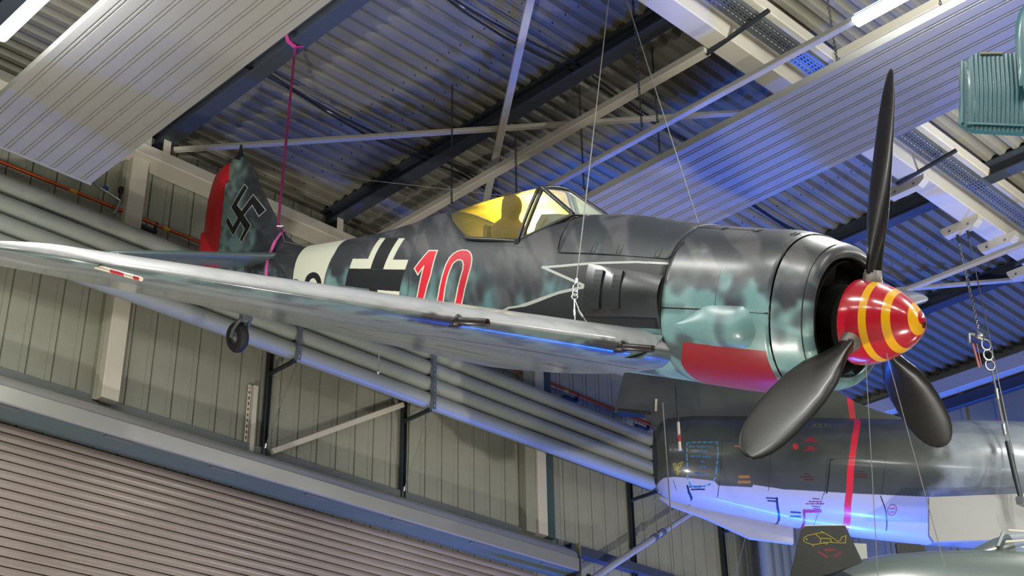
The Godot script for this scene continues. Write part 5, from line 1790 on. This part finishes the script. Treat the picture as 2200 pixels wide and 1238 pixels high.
func cables_and_chains() -> void:
	var y := 11.84
	for e in [[-8.9, 4.65, 12.6, "pair of black cables under the roof deck above the cockpit"], [-11.45, 5.0, 12.6, "pair of black cables under the roof deck above the tail"], [-9.25, 12.9, 18.3, "pair of black cables under the roof deck right of the cowl"]]:
		var t := thing("roof_cable", e[3], "cable", Vector3(e[1], y, e[0]), "black cables under the roof")
		for q in [0.0, 0.07]:
			var pts := []
			var n := 15
			for k in n + 1:
				var f := k / float(n)
				pts.append(Vector3((e[2] - e[1]) * f, -0.05 - 0.10 * absf(sin(PI * f * (e[2] - e[1]) / 2.72 + q * 3.0)) + 0.04, q + 0.04 * sin(f * 9.0 + q * 20.0)))
			obj("cable_run", one_tube(pts, 0.014, 6), M.black, t)
		obj("tape_wrap", one_tube([Vector3(3.55 - (e[1] - 4.65) * 0.5, -0.06, 0.0), Vector3(3.62 - (e[1] - 4.65) * 0.5, -0.06, 0.0)], 0.026, 8), M.cream, t)
	# hanging chains
	for e in [[Vector3(9.62, 10.16, -7.63), 11.9, "thin chain holding the trunking, with a hook, left of the girder"], [Vector3(10.41, 10.39, -8.03), 11.9, "thin chain at the upper edge of the right panel near the girder"], [Vector3(10.34, 10.39, -9.11), 11.9, "thin chain at the right panel above the windscreen"], [Vector3(9.77, 10.3, -9.64), 11.2, "short thin chain hanging above the canopy"], [Vector3(9.23, 10.2, -10.15), 11.9, "thin chain hanging left of the canopy"], [Vector3(10.42, 10.39, -5.72), 11.9, "bright chain holding the right panel beside the lit lamp"], [Vector3(10.42, 10.39, -4.55), 11.9, "bright chain holding the right panel at the top edge"]]:
		var t := thing("hanging_chain", e[2], "chain", e[0], "thin hanging chains")
		obj("links", chain_mesh(Vector3.ZERO, Vector3(0, e[1] - e[0].y, 0)), M.galv_dark, t)
		obj("hook", one_tube([Vector3(0, 0.05, 0), Vector3(0.015, 0.02, 0.01), Vector3(0, -0.01, 0), Vector3(-0.015, 0.01, 0)], 0.005, 6), M.steel, t)
	# winch chain and wire of the olive jet
	var top := Vector3(15.72, 11.18, -7.17)
	var w := thing("winch_chain", "steel lifting chain and wire with tensioner above the olive jet", "hoist", top)
	var low := Vector3(-0.38, -1.71, 0.12)
	var heel := Vector3(-0.49, -3.25, 0.25); var foot := Vector3(-0.53, -3.93, 0.30)
	obj("chain", chain_mesh(Vector3(0, -0.14, -0.1), low, 0.06, 0.011), M.steel, w)
	var s := mk()
	for q in [-0.1, 0.05]: obj("eye_bolt", one_tube([Vector3(0, 0.0, q), Vector3(0.02, -0.06, q), Vector3(0, -0.12, q)], 0.02, 8), M.galv_dark, w)
	obj("straight_wire", one_tube([Vector3(0.0, -0.1, 0.05), foot + Vector3(0.05, 0, 0)], 0.009, 6), M.cable, w)
	s = mk()
	lathe(s, [Vector2(-0.03, 0), Vector2(-0.03, 0.07), Vector2(0.03, 0.07), Vector2(0.03, 0)], low, frame_of(Vector3(-0.7, 0, 0.7)), 18)
	obj("winch_wheel", done(s), M.steel, w)
	s = mk()
	tube(s, [low + Vector3(0, 0, 0), low + Vector3(-0.1, 0.02, -0.1), low + Vector3(-0.12, -0.12, -0.1)], 0.03, 8)
	obj("winch_lever", done(s), M.steel, w)
	s = mk()
	tube(s, [low + Vector3(-0.1, -0.12, -0.07), low + Vector3(-0.08, -0.45, -0.05)], 0.016, 6)
	tube(s, [low + Vector3(-0.07, -0.12, -0.03), low + Vector3(-0.06, -0.42, -0.03)], 0.008, 6)
	obj("winch_handle", done(s), mat("handle_pink", c8(170, 110, 106), 0.5), w)
	for q in [0.12, 0.26, 0.4]:
		var lp := []
		for k in 11:
			var a := TAU * k / 10
			lp.append(low + Vector3(0.05, -q, 0.03) + Vector3(0.04 * sin(a), 0.075 * cos(a), 0.04 * sin(a)))
		obj("shackle", one_tube(lp, 0.014, 6), M.steel, w)
	var k0 := low + Vector3(0.06, -0.48, 0.04)
	for q in [-0.02, 0.02]:
		obj("stay_wire", one_tube([k0 + Vector3(q * 0.5, 0, 0), heel + Vector3(q, 0, 0)], 0.008, 6), M.cable, w)
	for q in [0.25, 0.72]:
		var c := k0.lerp(heel, q)
		obj("ferrule", one_tube([c, c + Vector3(0, -0.14, 0)], 0.026, 8), M.steel, w)
	obj("tensioner", one_tube([heel + Vector3(0, 0.05, 0), heel.lerp(foot, 0.6), foot], [0.028, 0.034, 0.026], 10), M.galv_dark, w)
	obj("foot_bracket", one_box(foot + Vector3(0, -0.04, 0), Vector3(0.12, 0.1, 0.08), Basis.IDENTITY, 0.015), M.galv, w)
	# tie wire from the olive jet down to the floor
	tag(obj("tie_wire", one_tube([Vector3(11.72, 8.2, -9.28), Vector3(11.75, 0.02, -9.3)], 0.008, 6), M.cable), "thin upright wire crossing the blue dashed placard of the olive jet", "wire")
